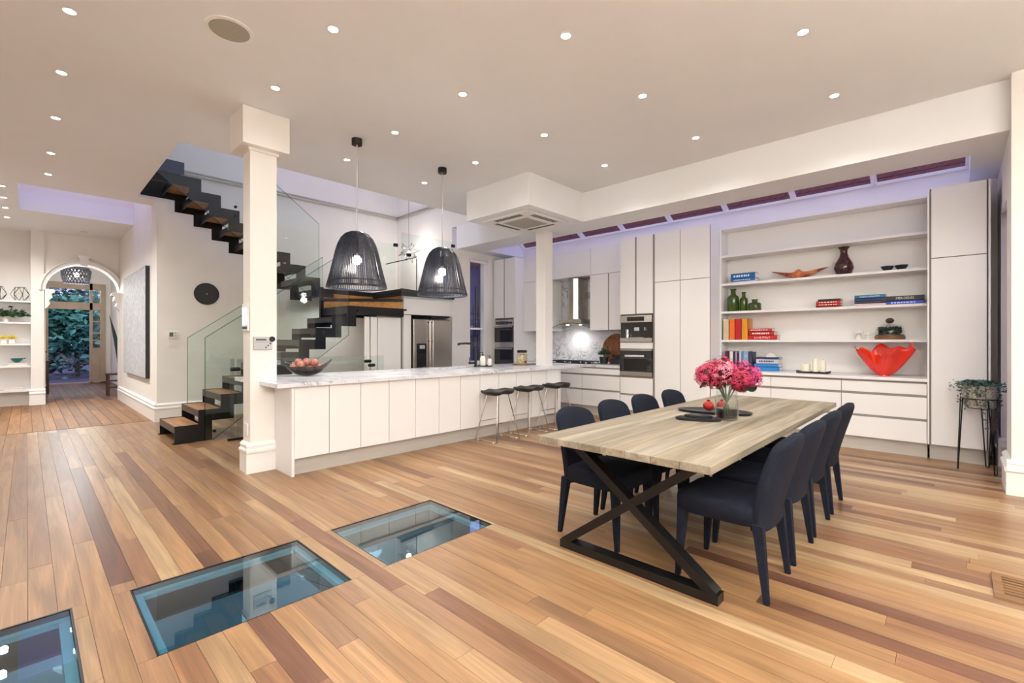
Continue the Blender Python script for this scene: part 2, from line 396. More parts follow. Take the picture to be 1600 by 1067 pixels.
SK = [(0, 0), (.035, 0), (.035, .2), (.046, .215), (.046, .235), (.028, .25), (.028, .272), (.036, .28), (.03, .292), (.012, .31), (0, .31)]
def skirt(name, axis, at, sgn, a, b, z=1.0):
    poly = [(at + sgn * d, h * z) for d, h in SK]
    return struct(name, G().prism(poly, axis, a, b), 'trim_paint')
skirt('baseboard_hall', 'Y', 1.52, -1, 9.72, 14.3)
skirt('baseboard_back', 'X', 9.75, -1, 1.49, 5.0)
skirt('baseboard_nib', 'Y', 6.05, -1, -3.5, -.33)
skirt('baseboard_nib_return', 'X', -.36, 1, 6.02, 6.55)
skirt('baseboard_jamb', 'Y', 7.35, -1, -.56, -.36); skirt('baseboard_jamb_return', 'X', -.36, 1, 7.32, 7.9)
skirt('baseboard_left', 'Y', -2.2, 1, -3.5, 14.6)

# hall: pier, arch wall, front door
struct('wall_pier', B(.063, .264, 14.25, 14.75, 0, ZC), 'paint')
skirt('baseboard_pier', 'X', 14.25, -1, .04, .285, 1.1)
cx, r, zs_ = .90, .615, 2.48
poly = [(.264, 0), (.285, 0), (.285, zs_)] + [(cx - r * math.cos(PI * i / 24), zs_ + r * math.sin(PI * i / 24)) for i in range(25)] + [(1.515, zs_), (1.515, 0), (1.6, 0), (1.6, ZC), (.264, ZC)]
struct('wall_arch', G().prism(poly, 'Y', 14.3, 14.6), 'paint')
arch = [(cx - a_ * math.cos(PI * i / 24), zs_ + a_ * math.sin(PI * i / 24)) for a_, rng in ((.615, range(25)), (.72, range(24, -1, -1))) for i in rng]
ar = struct('trim_3', G().prism(arch, 'Y', 14.24, 14.31), 'trim_paint')
obj('arch_bead', G().tube([(cx - .69 * math.cos(PI * i / 24), 14.235, zs_ + .69 * math.sin(PI * i / 24)) for i in range(25)], .02, 6), 'trim_paint', ar, smooth=60)
obj('keystone', G().prism([(.84, 3.06), (.96, 3.06), (.985, 3.24), (1.0, 3.24), (1.0, 3.29), (.80, 3.29), (.80, 3.24), (.815, 3.24)], 'Y', 14.2, 14.3), 'trim_paint', ar)
for xx, s_ in ((.275, 1), (1.525, -1)):
    p = [(0, 0), (.14, 0), (.16, -.06), (.1, -.1), (.12, -.18), (.06, -.24), (.08, -.32), (.02, -.42), (0, -.42)]
    obj('corbel', G().prism([(xx + s_ * a, zs_ + .02 + b) for a, b in p], 'Y', 14.2, 14.42), 'trim_paint', ar)
YD = 20.5
struct('wall_vestibule_left', B(-.1, .05, 14.75, YD, 0, ZC), 'paint'); struct('wall_vestibule_right', B(1.95, 2.1, 14.6, YD, 0, ZC), 'paint')
struct('ceiling_vestibule', B(-.1, 2.1, 14.75, 21, ZC, 3.9), 'ceiling_paint')
g = G().box(-.1, .42, YD, YD + .15, 0, ZC).box(1.78, 2.1, YD, YD + .15, 0, ZC).box(.42, 1.78, YD, YD + .15, 3.25, ZC)
struct('wall_front', g, 'paint')
d1 = struct('door_1', G().box(.38, .47, YD - .05, YD + .1, 0, 3.25).box(1.43, 1.50, YD - .05, YD + .1, 0, 3.25).box(1.69, 1.82, YD - .05, YD + .1, 0, 3.25).box(.47, 1.69, YD - .05, YD + .1, 2.39, 2.62).box(.47, 1.69, YD - .05, YD + .1, 3.05, 3.25).box(.38, 1.82, YD - .05, YD + .1, -.02, .03), 'door_timber')
obj('sidelight_panel', B(1.5, 1.69, YD - .02, YD + .05, 0, 1.15), 'door_timber', d1)
for z in (1.38, 1.62, 2.0): obj('glazing_bar', B(1.5, 1.69, YD - .02, YD + .03, z, z + .035), 'door_timber', d1)
obj('glass_pane', B(1.5, 1.69, YD, YD + .006, 1.15, 3.05), 'pane', d1); obj('glass_pane', B(.47, 1.43, YD, YD + .006, 2.62, 3.05), 'pane', d1)
g = G()
for i in range(9):
    c = (.53 + i * .105, YD - .012, 2.97 - .02 * (i % 2)); s_ = 1 if i % 2 else -1
    g.tube([(c[0] + s_ * .06 * t / 14 * math.cos(t * .75), c[1], c[2] + .055 * t / 14 * math.sin(t * .75)) for t in range(2, 15)], .009, 4)
g.tube([(.47, YD - .012, 2.88), (1.43, YD - .012, 2.88)], .008, 4)
obj('ironwork_scroll', g, 'iron', d1)
d2 = struct('door_2', B(.33, .375, YD - 1.0, YD - .05, .02, 2.38), 'door_timber'); obj('door_knob', G().ball((.40, YD - .93, 1.05), .03, 10, 6), 'iron', d2, smooth=60)

# stair-side column with its capital, island column
c1 = thing('column', 'white square column at the fruit bowl end of the island', 'column', (1.73, 5.38, 0))
obj('shaft', B(1.597, 1.857, 5.27, 5.49, 0, 3.36), 'paint', c1)
obj('capital', B(1.50, 1.955, 5.17, 5.60, 3.37, ZC - .001), 'paint', c1, bevel=.004)
obj('capital_cove', B(1.58, 1.874, 5.255, 5.505, 3.34, 3.372), 'paint', c1)
e_ = .035
for nm, poly, ax, a, b in (('plinth', [(5.27 - d, h) for d, h in SK], 'X', 1.551, 1.834), ('plinth', [(1.597 - d, h) for d, h in SK], 'Y', 5.2705, 5.49)):
    obj(nm, G().prism(poly, ax, a, b), 'trim_paint', c1)
obj('power_point', B(1.588, 1.597, 5.33, 5.43, .38, .50), 'white_plastic', c1)
c2 = thing('column', 'slim white column rising past the jar at the stool end of the island', 'column', (6.29, 5.22, 0))
obj('shaft', B(6.19, 6.39, 5.12, 5.33, .935, ZS), 'paint', c2); obj('foot', B(6.20, 6.38, 5.13, 5.32, 0, .94), 'paint', c2)

# glass floor panels over the basement
for i, (a, b) in enumerate(GP):
    t = thing('floor_window', ['glass floor panel cropped by the picture edge, far end of the row from the table', 'glass floor panel in the middle of the row of three', 'glass floor panel closest to the dining table and stools'][i], 'floor window', ((a + b) / 2, 2.88, 0), 'glass panels let into the floor')
    y0, y1 = GY
    obj('pane', B(a + .012, b - .012, y0 + .012, y1 - .012, -.03, -.004), 'floor_glass', t)
    g = G().box(a, a + .008, y0, y1, -.2, -.001).box(b - .008, b, y0, y1, -.2, -.001).box(a, b, y0, y0 + .008, -.2, -.001).box(a, b, y1 - .008, y1, -.2, -.001)
    obj('dark_edge', g, 'black_steel', t)
    g = G().box(a + .01, a + .05, y0 + .01, y1 - .01, -.06, -.034).box(b - .05, b - .01, y0 + .01, y1 - .01, -.06, -.034).box(a + .05, b - .05, y0 + .01, y0 + .05, -.06, -.034).box(a + .05, b - .05, y1 - .05, y1 - .01, -.06, -.034)
    obj('support_frame', g, 'frame_teal', t)
struct('wall_basement', G().box(-2.0, 4.0, 4.6, 4.7, -2.7, -.22).box(-2.0, 4.0, 1.2, 1.3, -2.7, -.22).box(-2.0, -1.9, 1.3, 4.6, -2.7, -.22).box(3.9, 4.0, 1.3, 4.6, -2.7, -.22), 'basement_wall')
struct('floor_basement', B(-2.0, 4.0, 1.2, 4.7, -2.8, -2.7), 'basement_floor')
for xx in (.2, 2.2): light('POINT', 'basement_lamp', (xx, 3.9, -.5), 17, (.85, .95, 1), shadow_soft_size=.1)

# skylight over the cupboards and the brick wall next door
sk = struct('window_1', G().box(6.66, 6.79, -.118, 7.2, 4.08, 4.16).box(7.9, 8.1, -.118, 7.2, 3.46, 3.50), 'trim_paint')
bars = [-.118, .794, 1.748, 2.712, 3.663, 4.611, 5.54, 6.45, 7.2]
for y in bars: obj('glazing_bar', G().bar((7.98, y, 3.47), (6.72, y, 4.12), .06, .07), 'trim_paint', sk)
for a, b in zip(bars, bars[1:]): obj('glass_pane', G().quad((7.98, a, 3.5), (7.98, b, 3.5), (6.72, b, 4.15), (6.72, a, 4.15)), 'pane', sk)
nb = thing('neighbour_wall', 'red brick wall outside, seen through the skylight strip', 'brick wall', (9.1, 4, 0))
obj('mortar_bed', B(9.02, 9.2, -3, 9.3, 0, 7), 'mortar', nb)
bm = G().box(0, .03, -.11, .11, -.035, .035)
bme = bpy.data.meshes.new('brick'); bme.from_pydata(bm.v, [], bm.f); bme.materials.append(MATS['brick'])
for r_ in range(7):
    for k in range(41):
        o = bpy.data.objects.new('brick', bme); COL.objects.link(o); o.parent = nb; o.location = (-.1 + random.uniform(-.004, .004), -4.9 + k * .24 + .12 * (r_ % 2), 3.56 + r_ * .082)

# kitchen window with what stands outside it
w2 = struct('window_2', G().box(6.52, 6.55, 7.5, 7.62, .9, 3.11).box(6.96, 7.0, 7.5, 7.62, .9, 3.11).box(6.55, 6.96, 7.52, 7.62, .9, .94).box(6.55, 6.96, 7.54, 7.6, 1.62, 1.66), 'trim_paint')
obj('glass_pane', B(6.55, 6.96, 7.56, 7.566, .94, 3.11), 'pane', w2)
obj('roller_blind', G().tube([(6.50, 7.47, 3.09), (7.02, 7.47, 3.09)], .035, 10), 'white_plastic', w2, smooth=60)
obj('garden_pier', B(7.46, 7.8, 8.0, 8.2, 0, 3.4), 'brick', None, label='brick pier outside the narrow kitchen window', cat='pier')
n2 = thing('outbuilding', 'lavender rendered building outside the narrow kitchen window', 'building', (7.6, 10, 0))
obj('wall', B(6.4, 11.5, 10.3, 10.5, 0, 3.6), 'night_wall', n2); obj('roof', B(6.4, 11.6, 10.0, 10.6, 3.6, 3.8), 'brick', n2)
obj('window', B(9.2, 9.62, 10.27, 10.3, 1.3, 3.0), 'night_dark', n2); obj('dark_dado', B(6.4, 11.5, 10.26, 10.3, 0, 1.5), 'night_dark', n2)
g = G().tube([(6.4, 9.2, 2.1), (8.6, 9.2, 2.1)], .02, 6).tube([(6.4, 9.2, 1.5), (8.6, 9.2, 1.5)], .015, 6)
for k in range(14): g.tube([(6.5 + k * .15, 9.2, 0), (6.5 + k * .15, 9.2, 2.3)], .012, 5)
obj('iron_fence', g, 'iron', None, label='dark iron railing outside the narrow kitchen window', cat='fence')

# garden beyond the front door
def leaves(n, fn, size, seed):
    rr = random.Random(seed); g = G()
    for _ in range(n):
        c = Vector(fn(rr)); a = Vector((rr.gauss(0, 1), rr.gauss(0, 1), rr.gauss(0, .6))).normalized(); b = a.cross(Vector((rr.gauss(0, 1), rr.gauss(0, 1), rr.gauss(0, 1)))).normalized()
        s_ = size * rr.uniform(.6, 1.3); g.quad(c - a * s_, c + b * s_ * .45, c + a * s_, c - b * s_ * .45)
    return g
t = thing('garden_tree', 'dense leafy tree in the dusk beyond the open front door', 'tree', (1.3, 25, 0))
obj('trunk', G().tube([(1.4, 25, 0), (1.35, 25, 1.4), (1.5, 25.1, 3)], [.1, .07, .05], 7), 'dark_timber', t, smooth=60)
obj('foliage', leaves(5200, lambda r: (1.3 + r.gauss(0, 1.0), 24.8 + r.gauss(0, .5), 2.1 + r.gauss(0, .75)), .15, 3), 'leaf_garden', t)
struct('ground', B(-6, 8, 21, 40, -.3, -.05), 'asphalt')
for xx in (.75, 1.9): light('POINT', 'garden_lamp', (xx, 22.4, 3.3), 60, (.85, .95, 1), shadow_soft_size=.15)
ca = thing('parked_car', 'pale silver car parked beyond the open front door', 'car', (2.0, 28, 0))
obj('car_body', G().prism([(-.3, .35), (.2, .8), (1.0, .9), (1.7, 1.3), (3.2, 1.3), (3.9, .9), (4.4, .8), (4.4, .35)], 'Y', 27.2, 28.8), 'steel', ca, bevel=.06)
obj('car_window', G().prism([(1.15, .92), (1.75, 1.24), (3.1, 1.24), (3.7, .92)], 'Y', 27.18, 28.82), 'black_glass', ca)
for xx in (.6, 3.5): obj('wheel', G().lathe([(.3, 0), (.3, .2)], (xx, 27.2, .3), 16, axis='Y'), 'black_matte', ca)

# ------------------------------------------------------------------ downlights and ceiling fittings
def downlight():
    t = thing('ceiling_downlight', 'small round recessed downlight in the white ceiling', 'downlight', (0, 0, 0), 'ceiling downlights')
    obj('trim_ring', G().lathe([(.045, 0), (.052, -.006), (.036, -.006), (.034, 0)], (0, 0, 0), 20, cap=False), 'trim_paint', t, smooth=40)
    obj('lamp', G().lathe([(.034, -.002), (.033, -.004)], (0, 0, 0), 16), 'lamp_face', t)
    return t
DL = [(x, y) for x in (1.62, 2.91, 4.14, 5.42) for y in (.85, 2.2, 3.44, 4.63, 5.78)]
DL = [p for p in DL if p not in ((1.62, 5.78), (5.42, 4.63), (5.42, 5.78))]
DL += [(.215, y) for y in (3.44, 4.63, 5.74, 6.95, 8.29, 9.36)] + [(-.26, y) for y in (10.57, 11.4, 12.25, 13.17)]
BEHIND = [(.215, 2.2), (.215, .85), (1.62, -.5), (2.91, -.5), (4.14, -.5), (5.42, -.5), (2.91, -1.9), (.2, -1.9)]
proto = downlight()
for i, (x, y) in enumerate(DL + BEHIND):
    o = proto if i == 0 else copy_tree(proto)
    o.location = (x, y, ZC)
    row = 0 if x < 0 else 1 if x < .3 and y > 3 else 2 if y < 0 or x < .3 else 3
    o['label'] = ['recessed downlight in the row over the hall shelves', 'recessed downlight in the row leading to the hall', 'recessed downlight over the seating end of the room', 'recessed downlight in the grid over the table and island'][row]
    o['group'] = ['hall shelf downlights', 'hall row downlights', 'seating end downlights', 'main grid downlights'][row]
    pw = SPOT_W * (1.7 if x > 5.4 and y > 0 else 1.0) * ((2.2 if y > 6 else 1.3) if x < .3 and y > 4 else 1.0) * (1.9 if y > 9.2 else 1.0) * (.5 if abs(x - 1.62) < .01 and 4 < y < 5 else 1.0) * (.8 if 1 < x < 5 and 3 < y < 4 else 1.0) * (.66 if 1 < x < 5 and 2 < y < 5 else 1.0) * ((.08 if x > 5 else .5) if (x, y) in BEHIND else 1.0)
    light('SPOT', 'downlight_beam', (x, y, ZC - .02), pw, WARM, spot_size=math.radians(145), spot_blend=1.0, shadow_soft_size=.05)
for x, y in ((2.2, 6.2), (4.6, 6.2), (2.6, 9.45), (4.4, 9.45), (5.7, 7.6)):      # upstairs landing lights, same fitting
    o = copy_tree(proto); o.location = (x, y, 6.4); o['label'] = 'recessed downlight in the upper landing ceiling'; o['group'] = 'upper landing downlights'
    light('SPOT', 'landing_beam', (x, y, 6.37), 27, (.88, .95, 1), spot_size=math.radians(150), spot_blend=.9, shadow_soft_size=.06)
t = thing('ceiling_speaker', 'round grey speaker grille set in the ceiling', 'speaker', (1.078, 4.03, ZC))
obj('rim', G().lathe([(.165, 0), (.165, -.006), (.138, -.008), (.136, 0)], (1.078, 4.03, ZC), 36, cap=False), 'trim_paint', t, smooth=40)
obj('grille', G().lathe([(.138, -.003), (.137, -.006)], (1.078, 4.03, ZC), 36), 'grille', t)
t = thing('smoke_detector', 'flat white smoke detector on the hall ceiling', 'smoke detector', (.86, 13.5, ZC))
obj('body', G().lathe([(.08, 0), (.08, -.02), (.05, -.04), (.01, -.045)], (.86, 13.5, ZC), 20), 'white_plastic', t, smooth=40); obj('vent_ring', G().lathe([(.06, -.038), (.055, -.043)], (.86, 13.5, ZC), 20, cap=False), 'grille', t)
t = thing('air_conditioner', 'square ceiling cassette air conditioner under the duct box', 'air conditioner', (5.53, 4.99, 3.29))
obj('fascia', G().box(5.04, 6.02, 4.5, 5.48, 3.262, 3.289), 'white_plastic', t, bevel=.01)
obj('intake_grille', B(5.27, 5.79, 4.73, 5.25, 3.252, 3.263), 'grille', t, bevel=.006)
obj('grille_frame', G().box(5.24, 5.82, 4.70, 4.73, 3.25, 3.263).box(5.24, 5.82, 5.25, 5.28, 3.25, 3.263).box(5.24, 5.27, 4.73, 5.25, 3.25, 3.263).box(5.79, 5.82, 4.73, 5.25, 3.25, 3.263), 'white_plastic', t)
for a in (B(5.25, 5.81, 4.56, 4.585, 3.258, 3.263), B(5.25, 5.81, 4.61, 4.635, 3.258, 3.263), B(5.10, 5.125, 4.71, 5.27, 3.258, 3.263), B(5.15, 5.175, 4.71, 5.27, 3.258, 3.263), B(5.885, 5.94, 4.71, 5.27, 3.26, 3.263), B(5.25, 5.81, 5.345, 5.40, 3.26, 3.263)): obj('air_slot', a, 'black_matte', t)

# added fill: invented uplighters behind the camera, out of view, to lift the ceiling
for i, (x, y) in enumerate(((-1.5, -1.4), (1.6, -2.9))):
    t = thing('fill_uplighter', 'added fill uplighter behind the camera, ' + ['by the wall of the hall shelves', 'by the rear wall', 'by the wall nib'][i], 'floor lamp', (x, y, 0))
    obj('base', G().lathe([(.16, 0), (.16, .02), (.03, .035)], (x, y, .001), 24), 'white_plastic', t, smooth=40); obj('pole', G().tube([(x, y, .03), (x, y, 1.78)], .014, 8), 'white_plastic', t, smooth=60)
    obj('bowl', G().lathe([(.03, 1.76), (.12, 1.79), (.18, 1.86), (.175, 1.862), (.11, 1.80), (.001, 1.775)], (x, y, 0), 28), 'white_plastic', t, smooth=60); obj('bulb', G().ball((x, y, 1.83), .03, 10, 6), 'bulb', t, smooth=80)
    light('SPOT', 'fill_uplight', (x, y, 1.88), UP_FILL_W * (1.25, .95)[i], WARM, rot=(PI, 0, 0), spot_size=math.radians(150), spot_blend=1.0, shadow_soft_size=.1)

# ------------------------------------------------------------------ staircase
st = thing('staircase', 'black steel staircase with wooden treads, open risers and glass sides', 'staircase', (1.35, 7.45, 0))
RUN, RISE = .2675, .193
X1, Z1 = 1.349, .233
def fx(k): return X1 + RUN * (k - 1)
def fz(k): return Z1 + RISE * (k - 1)
poly = [(X1, 0)]
for k in range(1, 10): poly += [(fx(k), fz(k)), (fx(k + 1), fz(k))]
poly += [(fx(10), fz(10)), (4.87, fz(10)), (4.87, 1.82), (fx(9) + .43, 1.82)]
for k in range(9, 1, -1): poly += [(fx(k) + .43, fz(k) - .157), (fx(k - 1) + .43, fz(k) - .157)]
poly += [(fx(1) + .43, 0)]
for y in (7.45, 8.42): obj('stringer', G().prism(poly, 'Y', y, y + .014), 'black_steel', st)
for y in (7.42, 8.40): obj('foot_plate', B(X1 - .02, X1 + .22, y, y + .08, 0, .012), 'black_steel', st)
for k in range(1, 10):
    obj('tread', B(fx(k) + .014, fx(k) + RUN + .02, 7.464, 8.42, fz(k) - .045, fz(k) - .008), 'tread_wood', st)
    obj('nosing_angle', B(fx(k), fx(k) + .012, 7.464, 8.42, fz(k) - .095, fz(k) - .006), 'black_steel', st)
    obj('back_angle', B(fx(k) + RUN + .06, fx(k) + RUN + .072, 7.464, 8.42, fz(k) - .12, fz(k) - .01), 'black_steel', st)
# winders: lower landing, diagonal step, upper platform
PL = (fx(10), 8.45); PR = (4.86, 7.45)
obj('landing_tread', G().prism([(fx(10) + .014, 7.464), (4.86, 7.464), (PL[0] + .014, 8.44)], 'Z', 1.92, 1.96), 'tread_wood', st)
obj('landing_edge', B(fx(10), fx(10) + .014, 7.464, 8.45, 1.84, 1.97), 'black_steel', st)
obj('riser', G().prism([(fx(10) + .02, 8.44), (4.85, 7.47), (4.87, 7.50), (fx(10) + .04, 8.47)], 'Z', 1.96, 2.10), 'riser_wood', st)
obj('riser_edge', G().prism([(fx(10) + .0, 8.44), (4.84, 7.45), (4.87, 7.48), (fx(10) + .03, 8.47)], 'Z', 2.10, 2.155), 'black_steel', st)
obj('winder_tread', G().prism([(fx(10) + .03, 8.47), (4.87, 7.48), (4.87, 8.5)], 'Z', 2.11, 2.15), 'tread_wood', st)
obj('riser', B(fx(10), 4.88, 8.52, 8.55, 2.155, 2.262), 'riser_wood', st); obj('riser', B(4.86, 4.885, 7.5, 8.52, 2.155, 2.262), 'riser_wood', st)
obj('platform_edge', B(fx(10), 4.88, 8.5, 8.55, 2.26, 2.345), 'black_steel', st)
obj('platform_edge', B(4.83, 4.88, 7.42, 8.5, 2.215, 2.345), 'black_steel', st)
obj('platform_edge', G().prism([(4.78, 2.212), (6.03, 2.212), (6.03, 2.28), (4.78, 2.345)], 'Y', 7.39, 7.42), 'black_steel', st)
obj('platform', G().box(4.88, 6.18, 7.5, 9.7, 2.30, 2.345).box(3.76, 4.88, 8.55, 9.7, 2.30, 2.345), 'tread_wood', st)
obj('newel_post', B(fx(10) - .03, fx(10) + .03, 8.42, 8.48, 1.62, 2.36), 'black_steel', st)
obj('handrail_knob', G().lathe([(.02, 0), (.028, .01), (.028, .03)], (4.87, 7.4, 1.93), 10), 'black_steel', st)
# upper flight, rising back towards the hall
def gx(j): return fx(10) - RUN * j
def gz(j): return 2.535 + RISE * j
poly = [(gx(-1) - .24, 2.345), (gx(0), 2.345)]
for j in range(0, 8): poly += [(gx(j), gz(j)), (gx(j + 1), gz(j))]
poly += [(gx(8), gz(8)), (gx(9), gz(8)), (gx(9), gz(8) - .157)]
for j in range(8, -1, -1):
    if j < 8: poly += [(gx(j) - .43 if gx(j) - .43 > gx(9) else gx(9), gz(j + 1) - .157), (max(gx(j) - .43, gx(9)), gz(j) - .157)]
poly += [(gx(-1) - .43, gz(0) - .157), (gx(-1) - .43, gz(-1) - .157), (gx(-1), gz(-1) - .157), (gx(-1), 2.345)]
clean = []
for p in poly:
    if not clean or (abs(p[0] - clean[-1][0]) + abs(p[1] - clean[-1][1])) > 1e-4: clean.append(p)
poly = [(gx(-1) - .01, gz(-1) - .157), (gx(-1) - .01, 2.345), (gx(0), 2.345)]
for j in range(0, 8): poly += [(gx(j), gz(j)), (gx(j + 1), gz(j))]
poly += [(gx(8), gz(8)), (1.268, gz(8)), (1.268, gz(6) - .157 + RISE)]
for j in range(6, -2, -1): poly += [(gx(j) - .43, gz(j + 1) - .157), (gx(j) - .43, gz(j) - .157)]
for y in (8.5, 9.48): obj('stringer', G().prism(poly, 'Y', y, y + .014), 'black_steel', st)
for j in range(-1, 8):
    obj('tread', B(gx(j) - RUN - .02, gx(j) - .014, 8.514, 9.48, gz(j) - .045, gz(j) - .008), 'tread_wood', st)
    obj('nosing_angle', B(gx(j) - .012, gx(j), 8.514, 9.48, gz(j) - .095, gz(j) - .006), 'black_steel', st)
    obj('back_angle', B(gx(j) - RUN - .072, gx(j) - RUN - .06, 8.514, 9.48, gz(j) - .12, gz(j) - .01), 'black_steel', st)
obj('blue_panel', B(1.268, 1.66, 8.487, 8.499, 3.89, 4.079), 'navy', st, label='dark blue panel at the head of the stairs')
o = copy_tree(proto); o.location = (4.4, 9.15, 2.299); o['label'] = 'added unseen fill downlight under the stair platform'; o['group'] = 'added fill lights under the stair platform'  # added hidden fitting, a fill for the dark space behind the stairs
light('SPOT', 'platform_fill', (4.4, 9.15, 2.28), 45, WARM, spot_size=math.radians(160), spot_blend=1.0, shadow_soft_size=.06)
# glass sides
K = RISE / RUN
def pane_poly(pts, y, nm='glass_side'): return obj(nm, G().prism(pts, 'Y', y, y + .012), 'pane_green', st)
def edge(pts, y): return obj('glass_edge', G().tube([(a, y + .006, b) for a, b in pts], .006, 4), 'edge_glass', st)
def flight1(y):
    p = [(1.69, 0), (1.78, 0), (3.775, 1.47), (3.775, 1.41 + K * 2.085), (1.69, 1.41)]
    pane_poly(p, y); edge(p[1:3] + p[3:] + [p[0]], y)
flight1(7.428); flight1(8.438)
p = [(1.30, 3.86), (2.454, 3.006), (3.62, 2.15), (3.72, 2.15), (3.72, 3.52), (1.30, 5.29)]
pane_poly(p, 8.465); edge(p + p[:1], 8.465)
for x, z in ((1.80, .33), (1.80, .12), (4.78, 1.89), (3.95, 1.89), (2.6, .95), (3.35, 1.5)): obj('glass_fixing', G().lathe([(.022, 0), (.022, .03)], (x, 7.42, z), 12, axis='Y'), 'black_steel', st)
for x, z in ((2.35, 3.55), (2.9, 3.12), (2.35, 3.4), (2.9, 2.98)): obj('glass_fixing', G().lathe([(.022, 0), (.022, .03)], (x, 8.455, z), 12, axis='Y'), 'black_steel', st)

t = thing('glass_balustrade', 'clear glass balustrade with black clamps above the refrigerator', 'balustrade', (5.4, 7.4, 2.2))
obj('pane', B(4.77, 5.985, 7.376, 7.388, 2.16, 3.375), 'pane_green', t); obj('pane', B(4.58, 4.98, 7.9, 7.912, 2.35, 3.25), 'pane_green', t)
for c in ((6.0, 7.382, 3.30), (4.80, 7.6, 3.17), (4.95, 7.39, 2.98)): obj('clamp', G().box(c[0] - .05, c[0] + .03, c[1] - .025, c[1] + .025, c[2] - .03, c[2] + .03), 'black_steel', t, bevel=.008)
obj('rail', G().tube([(4.62, 7.66, 2.80), (5.28, 7.66, 3.01), (5.30, 7.66, 2.98), (5.30, 7.66, 2.36)], .010, 6), 'black_steel', t, smooth=50)
t = thing('glass_gate', 'frameless glass fence with black clamps behind the island column', 'glass fence', (2.9, 7.2, 0))
for a, b in ((1.93, 1.985), (2.01, 3.98), (4.02, 4.3)): obj('pane', B(a, b, 7.19, 7.202, .02, 1.12), 'pane_green', t)
for a, z in ((1.93, .95), (3.93, 1.0), (4.0, .93)): obj('clamp', B(a, a + .13, 7.17, 7.22, z, z + .055), 'black_steel', t, bevel=.02)
obj('floor_channel', B(1.9, 4.3, 7.17, 7.222, 0, .03), 'black_steel', t)
t = thing('wire_star_lamp', 'wire star pendant hanging behind the glass above the refrigerator', 'pendant light', (5.75, 8.6, 3.3))
g = G(); c = Vector((5.75, 8.6, 3.3)); rr = random.Random(5); core = []
for k in range(14):
    th = math.acos(1 - 2 * (k + .5) / 14); ph = k * 2.4; core.append(Vector((math.sin(th) * math.cos(ph), math.sin(th) * math.sin(ph), math.cos(th))))
for k, d in enumerate(core):
    tip = c + d * .24
    near = sorted(range(14), key=lambda q: (core[q] - d).length)[1:4]
    for q in near: g.tube([tip, c + (core[q] + d).normalized() * .11], .004, 4)
obj('bulb', G().ball(c, .03, 10, 7), 'bulb', t); light('POINT', 'star_glow', c, 20, (1, .97, .9), shadow_soft_size=.05)
obj('wire_frame', g, 'black_steel', t); obj('cord', G().tube([c + Vector((0, 0, .1)), (c.x, c.y, 6.4)], .004, 4), 'black_steel', t)

# ------------------------------------------------------------------ fridge wall
t = thing('fridge_surround', 'white built-in surround above and beside the refrigerator', 'cabinet', (5.5, 7.5, 0))
obj('top_panel', B(4.87, 5.97, 7.44, 7.5, 1.87, 2.21), 'lacquer', t, bevel=.003); obj('side_panel', B(6.0, 6.03, 7.42, 8.1, 0, 1.87), 'lacquer', t); obj('side_panel', B(4.87, 5.03, 7.45, 8.1, 0, 1.86), 'lacquer', t)
obj('back', B(5.03, 6.0, 8.1, 8.14, 0, 2.21), 'gap', t); obj('shadow_gap', B(5.03, 6.0, 7.5, 7.56, 1.85, 1.88), 'black_matte', t); obj('filler', B(5.97, 6.03, 7.44, 7.5, 1.87, 2.21), 'lacquer', t)
t = thing('refrigerator', 'stainless steel side by side refrigerator with black water dispenser', 'refrigerator', (5.5, 7.45, 0))
obj('body', B(5.055, 5.985, 7.47, 8.08, .02, 1.80), 'black_matte', t)
dl = obj('door', B(5.06, 5.435, 7.41, 7.47, .05, 1.79), 'steel', t, bevel=.012); dr = obj('door', B(5.455, 5.98, 7.41, 7.47, .05, 1.79), 'steel', t, bevel=.012)
for x, d in ((5.41, dl), (5.485, dr)):
    obj('handle', G().tube([(x, 7.37, .55), (x, 7.37, 1.76)], .014, 8), 'chrome', d, smooth=60)
    for z in (.6, 1.35, 1.72): obj('handle_mount', B(x - .01, x + .01, 7.37, 7.412, z, z + .025), 'black_matte', d)
dp = obj('dispenser', B(5.13, 5.35, 7.40, 7.412, .86, 1.32), 'black_glass', dl); obj('dispenser_screen', B(5.19, 5.31, 7.396, 7.401, 1.22, 1.29), 'grey_plastic', dl); obj('dispenser_recess', B(5.15, 5.33, 7.397, 7.401, .89, 1.12), 'black_matte', dl)
t = thing('storage_cupboard', 'plain white cupboard tucked under the stair landing', 'cupboard', (4.6, 7.5, 0))
obj('body', B(4.36, 4.85, 7.52, 7.95, 0, 1.80), 'lacquer', t); obj('door', B(4.36, 4.84, 7.50, 7.52, .02, 1.79), 'lacquer', t, bevel=.003); obj('frame', B(4.22, 4.34, 7.495, 7.52, 0, 1.80), 'trim_paint', t); obj('frame', B(4.10, 4.2, 7.505, 7.52, 0, 1.80), 'trim_paint', t); obj('edge_strip', B(4.853, 4.868, 7.49, 7.53, 0, 1.84), 'gap', t)

